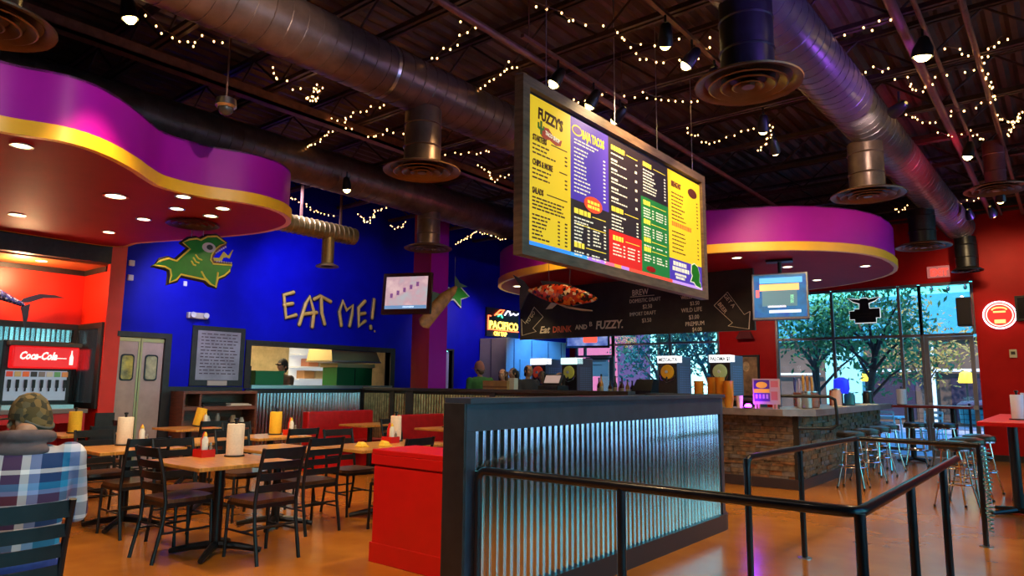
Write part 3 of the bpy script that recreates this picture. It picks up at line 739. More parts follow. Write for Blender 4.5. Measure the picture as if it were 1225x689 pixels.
# second fish sign, mostly hidden by the column and television
t = thing('fish_sign', 'second green fish cutout whose tail shows right of the purple column', 'sign', (WX, 11.3, 3.2))
T2 = [(.95, .29), (.66, .20), (.67, .0), (.42, .17), (.1, .12), (-.2, .22), (-.5, .30), (-.2, .52), (.25, .42), (.43, .36), (.52, .56)]
MB().tube([(.04, a, b) for a, b in T2], .024, 8, closed=True).build('outline', mat('fish_outline_white', (.7, .72, .6), .4), t)
MB().prism(T2, F0, .012, .055).build('body', FGREEN, t)
# menu board
MX = -3.3
t = thing('menu_board', 'big hanging backlit menu board with yellow, purple, black, red and green panels', 'menu board', (MX, 5.94, 2.41))
def fm(d): return ((MX + d - MX, -5.94, -2.41), (0, 1, 0), (0, 0, 1), (1, 0, 0))
F = ((0, -5.94, -2.41), (0, 1, 0), (0, 0, 1), (1, 0, 0))
FRM = mat('menu_frame_wood', (.16, .095, .06), .45, noise=.4, nscale=5, stretch=(1, 1, 6))
y0, y1, z0, z1 = 4.17, 7.74, 2.41, 3.905
mb = MB(); mb.rect(F, y0, z0, y1, z0 + .09, -.06, .03).rect(F, y0, z1 - .09, y1, z1, -.06, .03).rect(F, y0, z0 + .09, y0 + .09, z1 - .09, -.06, .03).rect(F, y1 - .09, z0 + .09, y1, z1 - .09, -.06, .03)
mb.build('frame', FRM, t)
MB().rect(F, y0 + .02, z0 + .02, y1 - .02, z1 - .02, -.055, -.02).build('back_panel', BLKW, t)
def panel(n, c, u0, v0, u1, v1, e=.32, d=.004):
    return MB().rect(F, u0, v0, u1, v1, -.02, d).build('menu_panel', mat('menu_' + n, c, .5, emit=e), t)
A0, A1, A2, A3, A4, A5 = 4.265, 4.885, 5.53, 6.17, 6.79, 7.63
B0, B1 = 2.505, 3.775
pY = panel('yellow', (.82, .52, .015), A0, B0 + .04, A1, B1)
pP = panel('purple', (.065, .03, .36), A1, 3.02, A2, B1)
pK = panel('black', (.018, .010, .014), A1, B0 + .03, A2, 3.02)
pK2 = panel('black', (.018, .010, .014), A2, 2.86, A3, B1)
pR = panel('red', (.62, .014, .010), A2, B0 + .03, A3, 2.86)
pK3 = panel('black', (.018, .010, .014), A3, 3.33, A4, B1)
pG = panel('green', (.012, .16, .03), A3, B0 + .03, A4, 3.33)
pY2 = panel('yellow', (.82, .52, .015), A4, 2.78, A5, B1)
pP2 = panel('purple', (.065, .03, .36), A4, B0 + .03, A5, 2.78)
for i, (c, a, b) in enumerate(((((.03, .22, .75)), A0, A1), ((.05, .30, .72), A1, 5.15), ((.38, .14, .62), 5.15, 5.45), ((.75, .12, .22), 5.45, 5.62), ((.80, .30, .04), 5.62, 5.75), ((.40, .18, .55), 5.75, 5.9), ((.80, .06, .03), 5.9, 6.85), ((.42, .22, .70), 6.85, A5))):
    MB().rect(F, a, B0 - .01, b, B0 + .035, -.02, .006).build('color_strip', mat('menu_strip_%d' % i, c, .5, emit=.5), t)
TXD = mat('menu_text_brown', (.12, .02, .01), .6); TXW = mat('menu_text_cream', (.75, .68, .5), .6, emit=.35); TXY = mat('menu_text_yellow', (.82, .62, .05), .6, emit=.4)
rnd = random.Random(3)
def words(mb, u, v, w, h=.013, dens=.8):
    """a line of small illegible menu print: word-sized strips"""
    x = u
    while x < u + w - .01:
        L = min(rnd.uniform(.025, .07), u + w - x); mb.rect(F, x, v, x + L, v + h, .004, .0062); x += L + .012
def lines(mb, u0, u1, vt, n, dv, wmin=.5, price=True, h=.013):
    for i in range(n):
        v = vt - i * dv; words(mb, u0, v, (u1 - u0) * rnd.uniform(wmin, wmin + .25), h)
        if price: mb.rect(F, u1 - .035, v, u1, v + h, .004, .0062)
def head(mb, txt, u, v, size, u1, sx=.62):
    add_text(mb, txt, F, u, v, size, .006, bold=.002, sx=sx)
    mb.rect(F, u + len(txt) * size * .42 + .02, v + size * .28, u1, v + size * .40, .004, .0062)
hd = MB(); bd = MB()
add_text(hd, "FUZZY'S", F, 4.40, 3.60, .135, .006, rot=-.05, bold=.005, sx=.72)
for txt, v in (('STARTERS', 3.395), ('CHIPS & MORE', 3.185), ('SALADS', 2.945)): head(hd, txt, 4.33, v, .072, 4.83, .60)
hd.build('menu_heading', TXD, pY)
lines(bd, 4.33, 4.83, 3.355, 3, .036, .4); lines(bd, 4.33, 4.83, 3.145, 3, .036, .3); lines(bd, 4.33, 4.83, 2.905, 4, .03, .7, False); lines(bd, 4.33, 4.83, 2.76, 7, .032, .25)
for i in range(7): bd.rect(F, 4.69, 2.76 - .032 * i, 4.72, 2.773 - .032 * i, .004, .0062)
bd.build('menu_print', TXD, pY)
LG = [(4.44, 3.50), (4.49, 3.545), (4.55, 3.55), (4.62, 3.50), (4.70, 3.485), (4.75, 3.50), (4.73, 3.445), (4.66, 3.43), (4.57, 3.455), (4.50, 3.44), (4.45, 3.46)]
lg = MB().prism(LG, F, .004, .007).build('pepper_emblem', mat('pepper_red', (.40, .02, .012), .5, emit=.2), pY)
m = MB(); add_text(m, 'TACO SHOP', F, 4.50, 3.485, .05, .0085, rot=-.12, bold=.001, sx=.75); m.build('emblem_writing', TXW, lg)
MB().prism([(4.40, 3.515), (4.40, 3.565), (4.42, 3.565), (4.42, 3.53), (4.435, 3.53), (4.435, 3.585), (4.46, 3.585), (4.46, 3.53), (4.475, 3.53), (4.475, 3.55), (4.49, 3.55), (4.49, 3.515), (4.46, 3.505), (4.46, 3.47), (4.435, 3.47), (4.435, 3.505)], F, .004, .0072).build('cactus_emblem', GREENP, lg)
m = MB(); add_text(m, 'BAJA TACOS', F, 5.07, 3.615, .115, .006, bold=.004, sx=.58); m.build('menu_heading', TXY, pP)
m = MB().disc(F, 4.99, 3.665, .085, .05, .004, .006).build('oval_badge', TXY, pP); k = MB().disc(F, 4.99, 3.665, .07, .036, .006, .008); k.build('oval_center', mat('menu_purple2', (.10, .02, .25), .5, emit=.3), m)
m = MB(); lines(m, 4.94, 5.47, 3.57, 2, .03, .6, False); lines(m, 4.94, 5.47, 3.49, 12, .036, .28); m.build('menu_print', TXW, pP)
m = MB().disc(F, 5.25, 3.03, .155, .075, .006, .010).build('oval_badge', mat('badge_red', (.65, .06, .02), .5, emit=.4), t)
k = MB()
for dz in (.012, -.03): words(k, 5.15, 3.02 + dz, .2, .028)
for f in k.bm.verts: f.co.x += .006
k.build('badge_print', TXY, m)
def section(p, u0, u1, v, n, hw=.45, tm=TXW, hm=TXY, two=False, dv=.033):
    h = MB()
    x = u0; words(h, u0, v, (u1 - u0) * hw, .048); h.rect(F, u0 + (u1 - u0) * hw + .03, v + .014, u1, v + .02, .004, .0062); h.build('menu_heading', hm, p)
    b = MB()
    if two:
        c = (u0 + u1) / 2
        lines(b, u0, c - .03, v - .045, n, dv, .5); lines(b, c + .02, u1, v - .045, n, dv, .5)
    else: lines(b, u0, u1, v - .045, n, dv, .35)
    b.build('menu_print', tm, p)
section(pK, 4.94, 5.47, 2.90, 2, .5, two=False); section(pK, 4.94, 5.47, 2.79, 0, .0); b = MB(); lines(b, 4.94, 5.19, 2.80, 6, .032, .4); lines(b, 5.25, 5.47, 2.78, 5, .032, .4); b.build('menu_print', TXW, pK)
section(pK, 4.94, 5.47, 2.655 - .06, 2, .3, two=True, dv=.026)
section(pK2, 5.58, 6.10, 3.66, 1, .5); 
for i in range(5):
    b = MB(); v = 3.55 - i * .095; words(b, 5.58, v, .13, .02); words(b, 5.58, v - .03, .3, .012); b.rect(F, 6.05, v - .02, 6.09, v + .005, .004, .0062); b.build('menu_print', TXW, pK2)
section(pK2, 5.58, 6.10, 3.05, 5, .42)
section(pR, 5.60, 6.12, 2.77, 4, .4, two=True)
section(pK3, 6.22, 6.73, 3.66, 8, .4)
for v, n in ((3.25, 4), (3.05, 4), (2.86, 1), (2.76, 3)): section(pG, 6.22, 6.73, v, n, .28, two=True, dv=.028)
MB().disc(F, 6.36, 2.585, .1, .03, .004, .007).build('red_badge', REDP, pG)
m = MB(); add_text(m, 'BREAKFAST', F, 6.87, 3.60, .085, .006, bold=.003, sx=.55); m.build('menu_heading', TXD, pY2)
MB().disc(F, 7.42, 3.625, .12, .055, .004, .008).build('oval_badge', TXD, pY2)
m = MB(); lines(m, 6.87, 7.56, 3.52, 8, .042, .28); lines(m, 6.87, 7.56, 3.08, 6, .045, .4); m.build('menu_print', TXD, pY2)
m = MB(); words(m, 6.87, 3.15, .5, .05); m.build('menu_heading', mat('menu_orange', (.75, .16, .02), .5, emit=.3), pY2)
m = MB(); words(m, 6.88, 2.71, .33, .045); words(m, 6.86, 2.65, .42, .045); words(m, 6.92, 2.60, .28, .026); words(m, 6.94, 2.565, .22, .026); m.build('menu_print', TXW, pP2)
fs = [(a * .34 + 7.30, b * .34 + 2.545) for a, b in [(.05, .1), (.3, .1), (.45, .0), (.85, -.05), (.8, .1), (.7, .15), (.75, .4), (.6, .65), (.35, .72), (.15, .65), (.1, .4), (.2, .3)]]
k = MB().prism(poly_in(fs, .012), F, .005, .008).build('fish_emblem', TXW, pP2); MB().prism(fs, F, .008, .011).build('fish_body', FGREEN, k)
m = MB()
for y in (4.55, 5.7, 6.6, 7.5): m.tube([(-.02, y - 5.94, 1.49), (-.02, y - 5.94, 2.95)], .005, 6)
m.build('hanging_wire', STEEL, t, True)
# chalkboard over the bar
CY = 11.6
CHK = mat('chalkboard', (.016, .012, .008), .6, noise=.5, nscale=3)
CHW = mat('chalk_cream', (.80, .68, .48), .9); CHR = mat('chalk_red', (.75, .16, .08), .9)
t = thing('chalkboard', 'long black chalkboard hanging over the bar below the menu', 'chalkboard', (-6.6, CY, 2.34))
MB().box(-2.54, 0, 0, 2.50, .06, 1.075).build('board', CHK, t)
F = ((6.6 - 6.6, 0, -2.34), (1, 0, 0), (0, 0, 1), (0, -1, 0))
def cx(x): return x + 6.6
m = MB()
add_text(m, 'Eat', F, cx(-8.62), 2.46, .20, .004, shear=.3, bold=.004); add_text(m, 'AND', F, cx(-7.72), 2.50, .13, .004, bold=.004); add_text(m, 'B', F, cx(-7.39), 2.55, .13, .004); add_text(m, 'FUZZY.', F, cx(-7.24), 2.49, .22, .004, shear=.15, bold=.006, sx=.85)
for x, z, w, s in ((-6.42, 3.09, 'BREW', .16), (-6.48, 2.95, 'DOMESTIC DRAFT', .10), (-6.20, 2.83, '$2.50', .11), (-6.48, 2.70, 'IMPORT DRAFT', .10), (-6.22, 2.57, '$3.50', .11), (-5.42, 2.95, 'WELLS', .09), (-5.25, 2.83, '$3.50', .10), (-5.42, 2.71, 'WILD LIFE', .11), (-5.28, 2.58, '$3.00', .11), (-5.35, 2.46, 'PREMIUM', .11), (-5.22, 2.36, '$4.00', .10)):
    add_text(m, w, F, cx(x), z, s, .004, sx=.8, rot=.02)
m.rect(F, cx(-6.46), 3.065, cx(-5.95), 3.075, .002, .005)
m.build('chalk_writing', CHW, t)
m = MB(); add_text(m, 'DRINK', F, cx(-8.28), 2.46, .18, .004, bold=.004, sx=.85); m.build('chalk_writing', CHR, t, label='red chalk word')
def arrow_box(pts, name='chalk_arrow'):
    m = MB(); k = len(pts)
    for i in range(k):
        a = pts[i]; b = pts[(i + 1) % k]; m.beam((cx(a[0]), -.003, a[1] - 2.34), (cx(b[0]), -.003, b[1] - 2.34), .014, .006)
    m.build(name, CHW, t)
arrow_box([(-9.08, 2.43), (-9.10, 2.78), (-8.99, 2.68), (-8.76, 3.02), (-8.52, 2.80), (-8.79, 2.57), (-8.70, 2.50)])
arrow_box([(-4.20, 2.36), (-4.17, 2.66), (-4.27, 2.61), (-4.55, 3.02), (-4.80, 2.80), (-4.48, 2.48), (-4.56, 2.43)])
m = MB(); add_text(m, 'TO GO', F, cx(-8.93), 2.66, .12, .004, rot=.85, sx=.8); add_text(m, 'GET A', F, cx(-4.63), 2.96, .10, .004, rot=-.95); add_text(m, 'BEER', F, cx(-4.74), 2.82, .10, .004, rot=-.95); m.build('chalk_writing', CHW, t)

# ------------------------------------------------------------------ SIGNS, SCREENS, SCULPTURES
def ell(a0, a1, rx, rz, n, f): return [f(rx * math.cos(a0 + (a1 - a0) * i / n), rz * math.sin(a0 + (a1 - a0) * i / n)) for i in range(n + 1)]
def fish_body(P, axis, up, side, n=14):
    """loft of ellipses: P = list of (s, h_center, half_height, half_width)"""
    A, U, S = Vector(axis), Vector(up), Vector(side); rings = []
    for s, c, hh, hw in P:
        rings.append([A * s + U * (c + hh * math.sin(2 * PI * j / n)) + S * (hw * math.cos(2 * PI * j / n)) for j in range(n)])
    return MB().loft(rings)
# mosaic fish over the chalkboard
def mosaic(name, cols, scale=55):
    m = bpy.data.materials.new(name); m.use_nodes = True; nt = m.node_tree; b = nt.nodes['Principled BSDF']
    tc = nt.nodes.new('ShaderNodeTexCoord'); v = nt.nodes.new('ShaderNodeTexVoronoi'); v.inputs['Scale'].default_value = scale
    nt.links.new(tc.outputs['Object'], v.inputs['Vector'])
    r = nt.nodes.new('ShaderNodeValToRGB'); r.color_ramp.interpolation = 'CONSTANT'
    sp = nt.nodes.new('ShaderNodeSeparateColor'); nt.links.new(v.outputs['Color'], sp.inputs[0]); nt.links.new(sp.outputs[0], r.inputs[0])
    e = r.color_ramp.elements
    for i, c in enumerate(cols):
        k = e[i] if i < 2 else e.new(i / len(cols)); k.position = i / len(cols); k.color = (*c, 1)
    nt.links.new(r.outputs[0], b.inputs['Base Color']); b.inputs['Roughness'].default_value = .25
    _M[name] = m; return m
MOS = mosaic('bottle_cap_mosaic', [(.40, .03, .01), (.02, .01, .01), (.55, .14, .02), (.03, .01, .01), (.60, .42, .25), (.25, .02, .01), (.5, .05, .01)], 16)
t = thing('fish_sculpture', 'large fish sculpture with red scaled body and black forked tail over the chalkboard', 'sculpture', (-6.81, 9.55, 2.92))
ax = Vector((.98, 0, -.18)); upv = Vector((.18, 0, .98)); sd = (0, 1, 0)
t.scale = (.875, .875, .875)
P = [(-.62, .03, .035, .02), (-.5, .02, .06, .04), (-.3, .03, .13, .07), (-.05, .03, .18, .09), (.25, .03, .20, .10), (.5, .02, .18, .09), (.72, .03, .13, .07), (.92, .03, .07, .05), (1.02, .03, .02, .02)]
fish_body(P, ax, upv, sd).build('body', MOS, t, True)
FD = ((0, 0, 0), ax, upv, (0, -1, 0))
MB().prism([(-.60, .06), (-.78, .20), (-1.08, .30), (-.84, .08), (-.82, -.15), (-.76, -.40), (-.66, -.15), (-.58, -.02)], FD, -.015, .015).build('tail_fin', BLK, t)
MB().prism([(-.25, .14), (-.35, .24), (.0, .27), (.35, .25), (.5, .18), (.1, .19)], FD, -.012, .012).build('dorsal_fin', BLK, t)
m = MB(); m.tube([ax * .05 + upv * -.14, ax * .35 + upv * -.20, ax * .75 + upv * -.21, ax * .95 + upv * -.20], [.012, .02, .022, .012], 8); m.build('lower_jaw', mat('bone_metal', (.35, .28, .22), .4, .5), t, True)
MB().prism([(.0, -.14), (-.12, -.30), (.02, -.27), (.14, -.16)], FD, -.012, .012).build('belly_fin', mat('dull_grey', (.18, .17, .17), .4, .5), t)
e = MB().ball(ax * .72 + upv * .07 + Vector((0, -.06, 0)), .03).build('eye', YEL, t, True)
MB().tube([(-.1, 0, .18), (-.1, 0, 2.57)], .005, 6).tube([(.4, 0, .1), (.4, 0, 2.57)], .005, 6).build('hanger', BLK, t)
# brown carved fish hanging off the column
t = thing('fish_sculpture', 'brown wooden fish sculpture hanging nose down beside the purple column', 'sculpture', (-8.95, 8.95, 2.80))
ax2 = Vector((.22, .55, .68)).normalized(); s2 = Vector((.9, -.42, 0)).normalized(); u2 = s2.cross(ax2)
fish_body([(-.50, 0, .05, .03), (-.44, 0, .13, .04), (-.3, 0, .12, .06), (-.05, .02, .13, .075), (.2, .02, .12, .07), (.42, 0, .07, .05), (.52, 0, .03, .02)], ax2, u2, s2).build('body', mat('carved_ochre_wood', (.42, .20, .05), .5, noise=.5, nscale=9, bump=.3, bscale=12), t, True)
F2 = ((0, 0, 0), ax2, u2, s2)
MB().prism([(-.1, .12), (.0, .26), (.12, .27), (.2, .12)], F2, -.01, .01).build('dorsal_fin', mat('dark_green_fin', (.02, .07, .02), .5), t)
MB().prism([(.48, 0), (.66, .16), (.62, .0), (.68, -.16)], F2, -.01, .01).build('tail_fin', mat('dark_green_fin', (.02, .07, .02), .5), t)
MB().tube([(.12, .28, .36), (.12, .28, .95)], .005, 6).build('hanger', BLK, t)
# marlin on the alcove wall
t = thing('marlin_mount', 'dark blue marlin wall mount with forked tail on the orange alcove wall', 'fish mount', (-12.02, 2.75, 2.62))
fish_body([(-1.1, .42, .05, .05), (-.8, .34, .14, .09), (-.45, .22, .17, .10), (0, .10, .12, .08), (.35, -.02, .07, .05), (.62, -.13, .03, .02)], (0, 1, 0), (0, 0, 1), (1, 0, 0)).build('body', mosaic('marlin_scales', [(.01, .015, .10), (.02, .03, .2), (.005, .008, .04), (.15, .18, .35)], 40), t, True)
FM = ((0, 0, 0), (0, 1, 0), (0, 0, 1), (1, 0, 0))
MB().prism([(.55, -.10), (.68, -.08), (.85, .0), (1.14, .03), (1.0, .06), (.80, .06), (.66, -.0), (.60, -.03)], FM, -.012, .012).prism([(.58, -.16), (.69, -.10), (.68, -.30), (.65, -.47), (.62, -.32)], FM, -.012, .012).build('tail_fin', mat('marlin_black', (.012, .010, .03), .35), t)
MB().prism([(-.9, .46), (-.95, .78), (-.8, .62), (-.6, .5), (-.3, .33)], FM, -.01, .01).build('dorsal_fin', mat('marlin_black', (.012, .010, .03), .35), t)
MB().tube([(-.25, 0, .5), (-.25, .0, .5)], .01, 6).box(-.25, -.4, .18, -.02, -.3, .26).build('wall_bracket', BLK, t)
# televisions
def screen_mat(name, cols, strength, scale=(1, 1, 1), seed=0):
    m = bpy.data.materials.new(name); m.use_nodes = True; nt = m.node_tree; b = nt.nodes['Principled BSDF']
    tc = nt.nodes.new('ShaderNodeTexCoord'); mp = nt.nodes.new('ShaderNodeMapping'); mp.inputs['Scale'].default_value = scale; mp.inputs['Location'].default_value = (seed, seed, seed)
    n = nt.nodes.new('ShaderNodeTexNoise'); n.inputs['Scale'].default_value = 3.5; n.inputs['Detail'].default_value = 5
    nt.links.new(tc.outputs['Object'], mp.inputs[0]); nt.links.new(mp.outputs[0], n.inputs['Vector'])
    r = nt.nodes.new('ShaderNodeValToRGB'); e = r.color_ramp.elements
    for i, c in enumerate(cols):
        k = e[i] if i < 2 else e.new(.5); k.position = .3 + .4 * i / (len(cols) - 1); k.color = (*c, 1)
    nt.links.new(n.outputs['Fac'], r.inputs[0]); nt.links.new(r.outputs[0], b.inputs['Emission Color']); b.inputs['Emission Strength'].default_value = strength
    b.inputs['Base Color'].default_value = (.01, .01, .01, 1); b.inputs['Roughness'].default_value = .4; b.inputs['Specular IOR Level'].default_value = .1
    _M[name] = m; return m
def tv(label, loc, face, w, h, smat, bez=.05, bm=BLK, tilt=.08, extra=None):
    t = thing('television', label, 'television', loc, math.atan2(face[0], -face[1]))
    M = Matrix.Rotation(-tilt, 4, 'X')                     # local: screen faces -Y, tipped downwards
    MB().box(-w / 2, -.03, -h / 2, w / 2, .05, h / 2, .008, M).build('housing', bm, t)
    s = MB().box(-w / 2 + bez, -.036, -h / 2 + bez * 1.3, w / 2 - bez, -.03, h / 2 - bez, 0, M).build('screen', smat, t)
    if extra: extra(s, M, w, h, bez)
    return t
def ext1(s, M, w, h, b):
    def q(n, c, u0, v0, u1, v1, e=.6): MB().box(u0, -.039, v0, u1, -.036, v1, 0, M).build(n, mat(n + '_glow', c, .5, emit=e), s)
    q('score_bar', (.10, .20, .36), -w / 2 + b, -h / 2 + b * 1.3, w / 2 - b, -h / 2 + b * 1.3 + .06); q('bright_caption', (.6, .7, .8), -.05, -h / 2 + b * 1.3 + .02, .16, -h / 2 + b * 1.3 + .045)
    mb = MB()
    for i in range(5): mb.box(-.30 + .12 * i, -.039, -.08 + .05 * i, -.25 + .12 * i, -.036, .0 + .05 * i, 0, M)
    mb.build('players', mat('tv_players', (.25, .10, .30), .5, emit=.3), s)
tv('television showing a pinkish sports broadcast on the purple column', (-9.00, 8.20, 2.96), (.42, -.91), .92, .74, screen_mat('tv_pink', [(.55, .38, .36), (.36, .22, .25), (.25, .32, .33)], .75), .07, mat('tv_bezel_maroon', (.035, .010, .012), .25), .10, ext1)
t = bpy.data.objects['television']; MB().box(-.04, .05, -.1, .04, .75, 0).box(-.15, .05, -.15, .15, .08, .15).build('wall_bracket', BLK, t)
def ext2(s, M, w, h, b):
    def q(n, c, u0, v0, u1, v1, e=.7): MB().box(u0, -.039, v0, u1, -.036, v1, 0, M).build(n, mat(n + '_glow2', c, .5, emit=e), s)
    q('header_band', (.05, .30, .75), -w * .36, h * .28, w * .40, h * .40); q('stage_glow', (.75, .35, .12), -w * .36, h * .12, w * .34, h * .26); q('stage_floor', (.03, .10, .14), -w * .32, -h * .22, w * .30, h * .12)
    q('caption_bar', (.45, .60, .85), -w * .2, -h * .36, w * .36, -h * .30); q('green_figure', (.25, .65, .35), w * .18, -h * .16, w * .24, h * .02); q('red_patch', (.65, .06, .08), -w * .43, -h * .02, -w * .37, h * .14)
    q('white_caption', (.7, .65, .75), -w * .22, -h * .24, w * .10, -h * .20)
tv('television with a bright blue game show picture hanging by the windows', (-3.44, 10.9, 2.79), (.25, -.97), .82, .74, screen_mat('tv_blue', [(.01, .03, .30), (.01, .15, .36), (.02, .04, .10)], .6), .03, mat('tv_silver', (.08, .07, .10), .3), .10, ext2)
t = bpy.data.objects['television.001']; MB().tube([(0, .06, .1), (0, .2, .2), (0, .2, .58)], .03, 10).box(-.2, .1, .57, .2, .3, .6).build('ceiling_bracket', BLK, t)
def ext3(s, M, w, h, b): MB().box(-.1, -.039, -h * .3, .25, -.036, h * .2, .03, M).build('red_figure', mat('tv_red', (.75, .08, .05), .5, emit=.8), s)
tv('blue television partly hidden below the left end of the chalkboard', (-9.35, 14.6, 2.62), (.35, -.93), 1.1, .62, screen_mat('tv_navy', [(.02, .03, .18), (.10, .15, .4), (.3, .35, .6)], .6), .04, BLK, .05, ext3)
t = bpy.data.objects['television.002']; MB().tube([(0, .06, 0), (0, .2, .1), (0, .2, .78)], .03, 10).build('ceiling_bracket', BLK, t)
tv('dark television at the right edge of the photo on the red wall', (-.36, 16.602, 2.95), (0, -1), .80, .5, mat('tv_dark', (.01, .008, .012), .15), .04, BLK, 0)
# neon sign on the blue wall
t = thing('neon_sign', 'glowing neon sign reading Pacifico on tap on the blue wall above the cooler', 'neon sign', (WX, 13.55, 2.9))
NY = glow('neon_yellow', (1, .62, .06), 3.0); NR = glow('neon_red', (1, .10, .03), 3.0); NW = glow('neon_white', (.8, .8, 1), 2.0); NG = glow('neon_green', (.05, .8, .35), 1.6)
F = ((.07, 0, 0), (0, 1, 0), (0, 0, 1), (1, 0, 0))
m = MB(); add_text(m, 'PACIFICO', F, -.56, -.12, .27, .0, bold=.006, sx=.98); m.build('neon_lettering', NY, t)
m = MB(); add_text(m, 'ON TAP', F, -.38, -.29, .14, .0, bold=.004); m.build('neon_lettering', NY, t)
MB().stroke([(.07, -.60, -.15), (.07, -.60, .19), (.07, -.5, .19)], .012).stroke([(.07, -.60, -.15), (.07, .60, -.15)], .012).build('border_tube', NR, t, True)
MB().stroke([(.07, -.35, .22), (.07, -.15, .36), (.07, .02, .38), (.07, -.10, .27), (.07, -.30, .24)], .016).build('sun_tube', NR, t, True)
MB().stroke([(.07, .05, .25), (.07, .15, .36), (.07, .25, .36), (.07, .28, .26), (.07, .40, .32), (.07, .5, .28), (.07, .6, .33)], .014).build('wave_tube', NW, t, True)
MB().stroke([(.07, -.22, .20), (.07, -.12, .26), (.07, -.05, .18)], .018).build('green_tube', NG, t, True)
MB().box(0, -.64, -.32, .05, .64, .40).build('backing_board', mat('neon_backer', (.01, .008, .03), .4), t)
# red neon disc, exit sign, thermostat, speaker, goat sign
t = thing('neon_sign', 'round red neon sign with white ring on the red wall right of the glass door', 'neon sign', (-1.02, FY, 2.84))
F = ((0, 0, 0), (1, 0, 0), (0, 0, 1), (0, -1, 0))
MB().disc(F, 0, 0, .27, .27, .01, .05, 32).build('red_disc', mat('neon_disc_red', (.65, .02, .02), .4, emit=.55), t)
ring = lambda r, d: [(r * math.cos(2 * PI * i / 40), -d, r * math.sin(2 * PI * i / 40)) for i in range(40)]
MB().tube(ring(.265, .06), .013, 8, closed=True).build('white_ring', NW, t, True); MB().tube(ring(.215, .06), .010, 8, closed=True).build('inner_ring', glow('neon_pink', (1, .35, .25), 2), t, True)
m = MB(); m.tube([(.12 * math.cos(R(a)), -.06, .10 + .05 * math.sin(R(a))) for a in range(0, 181, 20)], .014, 8); m.box(-.10, -.07, .05, .10, -.05, .08).box(-.09, -.07, -.16, .09, -.05, -.09); m.build('orange_emblem', glow('neon_orange', (1, .30, .08), 1.8), t, True)
t = thing('exit_sign', 'pink lit EXIT sign above the glass door', 'sign', (-2.0, FY, 3.80))
MB().box(-.2, -.07, -.12, .2, -.005, .12, .006).build('housing', mat('exit_pink', (.55, .16, .15), .4, emit=.25), t)
m = MB(); add_text(m, 'EXIT', F, -.14, -.075, .19, .072, bold=.006, sx=.8); m.build('exit_lettering', glow('exit_red', (1, .03, .02), 1.6), t)
t = thing('thermostat', 'small cream thermostat box on the red wall at the right edge', 'thermostat', (-.86, FY, 2.08))
MB().box(-.06, -.035, -.08, .06, .002, .08, .006).build('housing', mat('cream_plastic', (.6, .5, .3), .5), t); MB().box(-.035, -.04, -.02, .035, -.035, .04).build('display', DARK, t)
t = thing('loudspeaker', 'black wall loudspeaker at the upper right corner of the glass door', 'speaker', (-1.58, 16.45, 2.92))
MB().box(-.13, -.12, -.29, .13, .10, .29, .02).build('cabinet', BLK, t); MB().box(-.11, -.13, -.26, .11, -.12, .26).build('grille', mat('grille_black', (.02, .015, .015), .8), t); MB().box(-.03, .10, -.05, .03, .2, .05).build('bracket', BLK, t)
t = thing('goat_sign', 'dark ram head window sign with white outline hanging in the window', 'sign', (-3.42, 16.52, 3.0))
G = [(-.30, .06), (-.20, .06), (-.20, .10), (-.10, .10), (-.09, .22), (-.22, .27), (-.32, .35), (-.2, .32), (-.09, .30), (-.06, .33), (.06, .33), (.09, .30), (.2, .32), (.32, .35), (.22, .27), (.09, .22), (.10, .10), (.30, .10), (.30, -.10), (.22, -.10), (.22, -.20), (-.20, -.20), (-.20, -.12), (-.30, -.12)]
MB().tube([(a, -.01, b) for a, b in G], .018, 8, closed=True).build('outline', mat('sign_outline_white', (.8, .85, .85), .5, emit=.35), t)
MB().prism(G, F, .0, .03).build('silhouette', BLK, t)
m = MB(); m.rect(F, -.18, -.02, .16, .0, .03, .034).rect(F, -.15, -.08, .12, -.06, .03, .034); m.build('sign_print', DARK, t)
MB().tube([(-.25, .0, .1), (-.25, .0, .55)], .004, 6).tube([(.25, 0, .1), (.25, 0, .55)], .004, 6).build('hanging_wire', BLK, t)
# emergency light on the blue wall, two white clips
t = thing('emergency_light', 'white twin head emergency light on the blue wall', 'emergency light', (WX, 5.60, 2.48))
MB().box(0, -.17, -.055, .08, .17, .045, .012).build('housing', mat('beige_plastic', (.6, .55, .45), .5), t)
for s in (-.11, .11): MB().lathe([(.03, 0), (.05, .04), (.045, .06), (.001, .05)], 16, Matrix.Translation((.08, s, .0)) @ Matrix.Rotation(PI / 2, 4, 'Y')).build('lamp_head', WHITE, t, True)
for z, w in ((3.21, 'upper'), (2.98, 'lower')):
    o = MB().box(WX, 4.47, z - .045, WX + .05, 4.55, z + .045, .01).build('wall_sensor', WHITE); tag(o, '%s of two small white boxes beside the orange pier' % w, 'sensor')
o = MB().box(WX, 5.34, 2.99 - .04, WX + .03, 5.40, 3.03, .008).build('wall_sensor', WHITE); tag(o, 'tiny white box on the blue wall above the framed board, by the fish tail', 'sensor')
# whiteboard / menu frame on the blue wall
t = thing('framed_board', 'black framed silvery board covered in small writing on the blue wall', 'notice board', (WX, 6.02, 1.82))
MB().box(0, -.47, -.50, .03, .47, .50, .004).build('frame', BLKW, t)
WB = mat('board_silver', (.33, .27, .31), .35, .3, noise=.25, nscale=4)
MB().box(.03, -.38, -.40, .035, .38, .42).build('writing_surface', WB, t)
m = MB(); rr_ = random.Random(5)
FBD = ((.0, 0, 0), (0, 1, 0), (0, 0, 1), (1, 0, 0))
for i in range(13):
    x = -.32
    while x < .28:
        L = rr_.uniform(.03, .1); m.rect(FBD, x, .36 - .055 * i, min(.33, x + L), .376 - .055 * i, .035, .0365); x += L + .025
m.build('board_writing', mat('board_ink', (.07, .03, .04), .6), t)
MB().box(.03, -.17, -.49, .05, .17, -.41).build('label_plate', mat('cream_plate', (.5, .42, .34), .5), t)
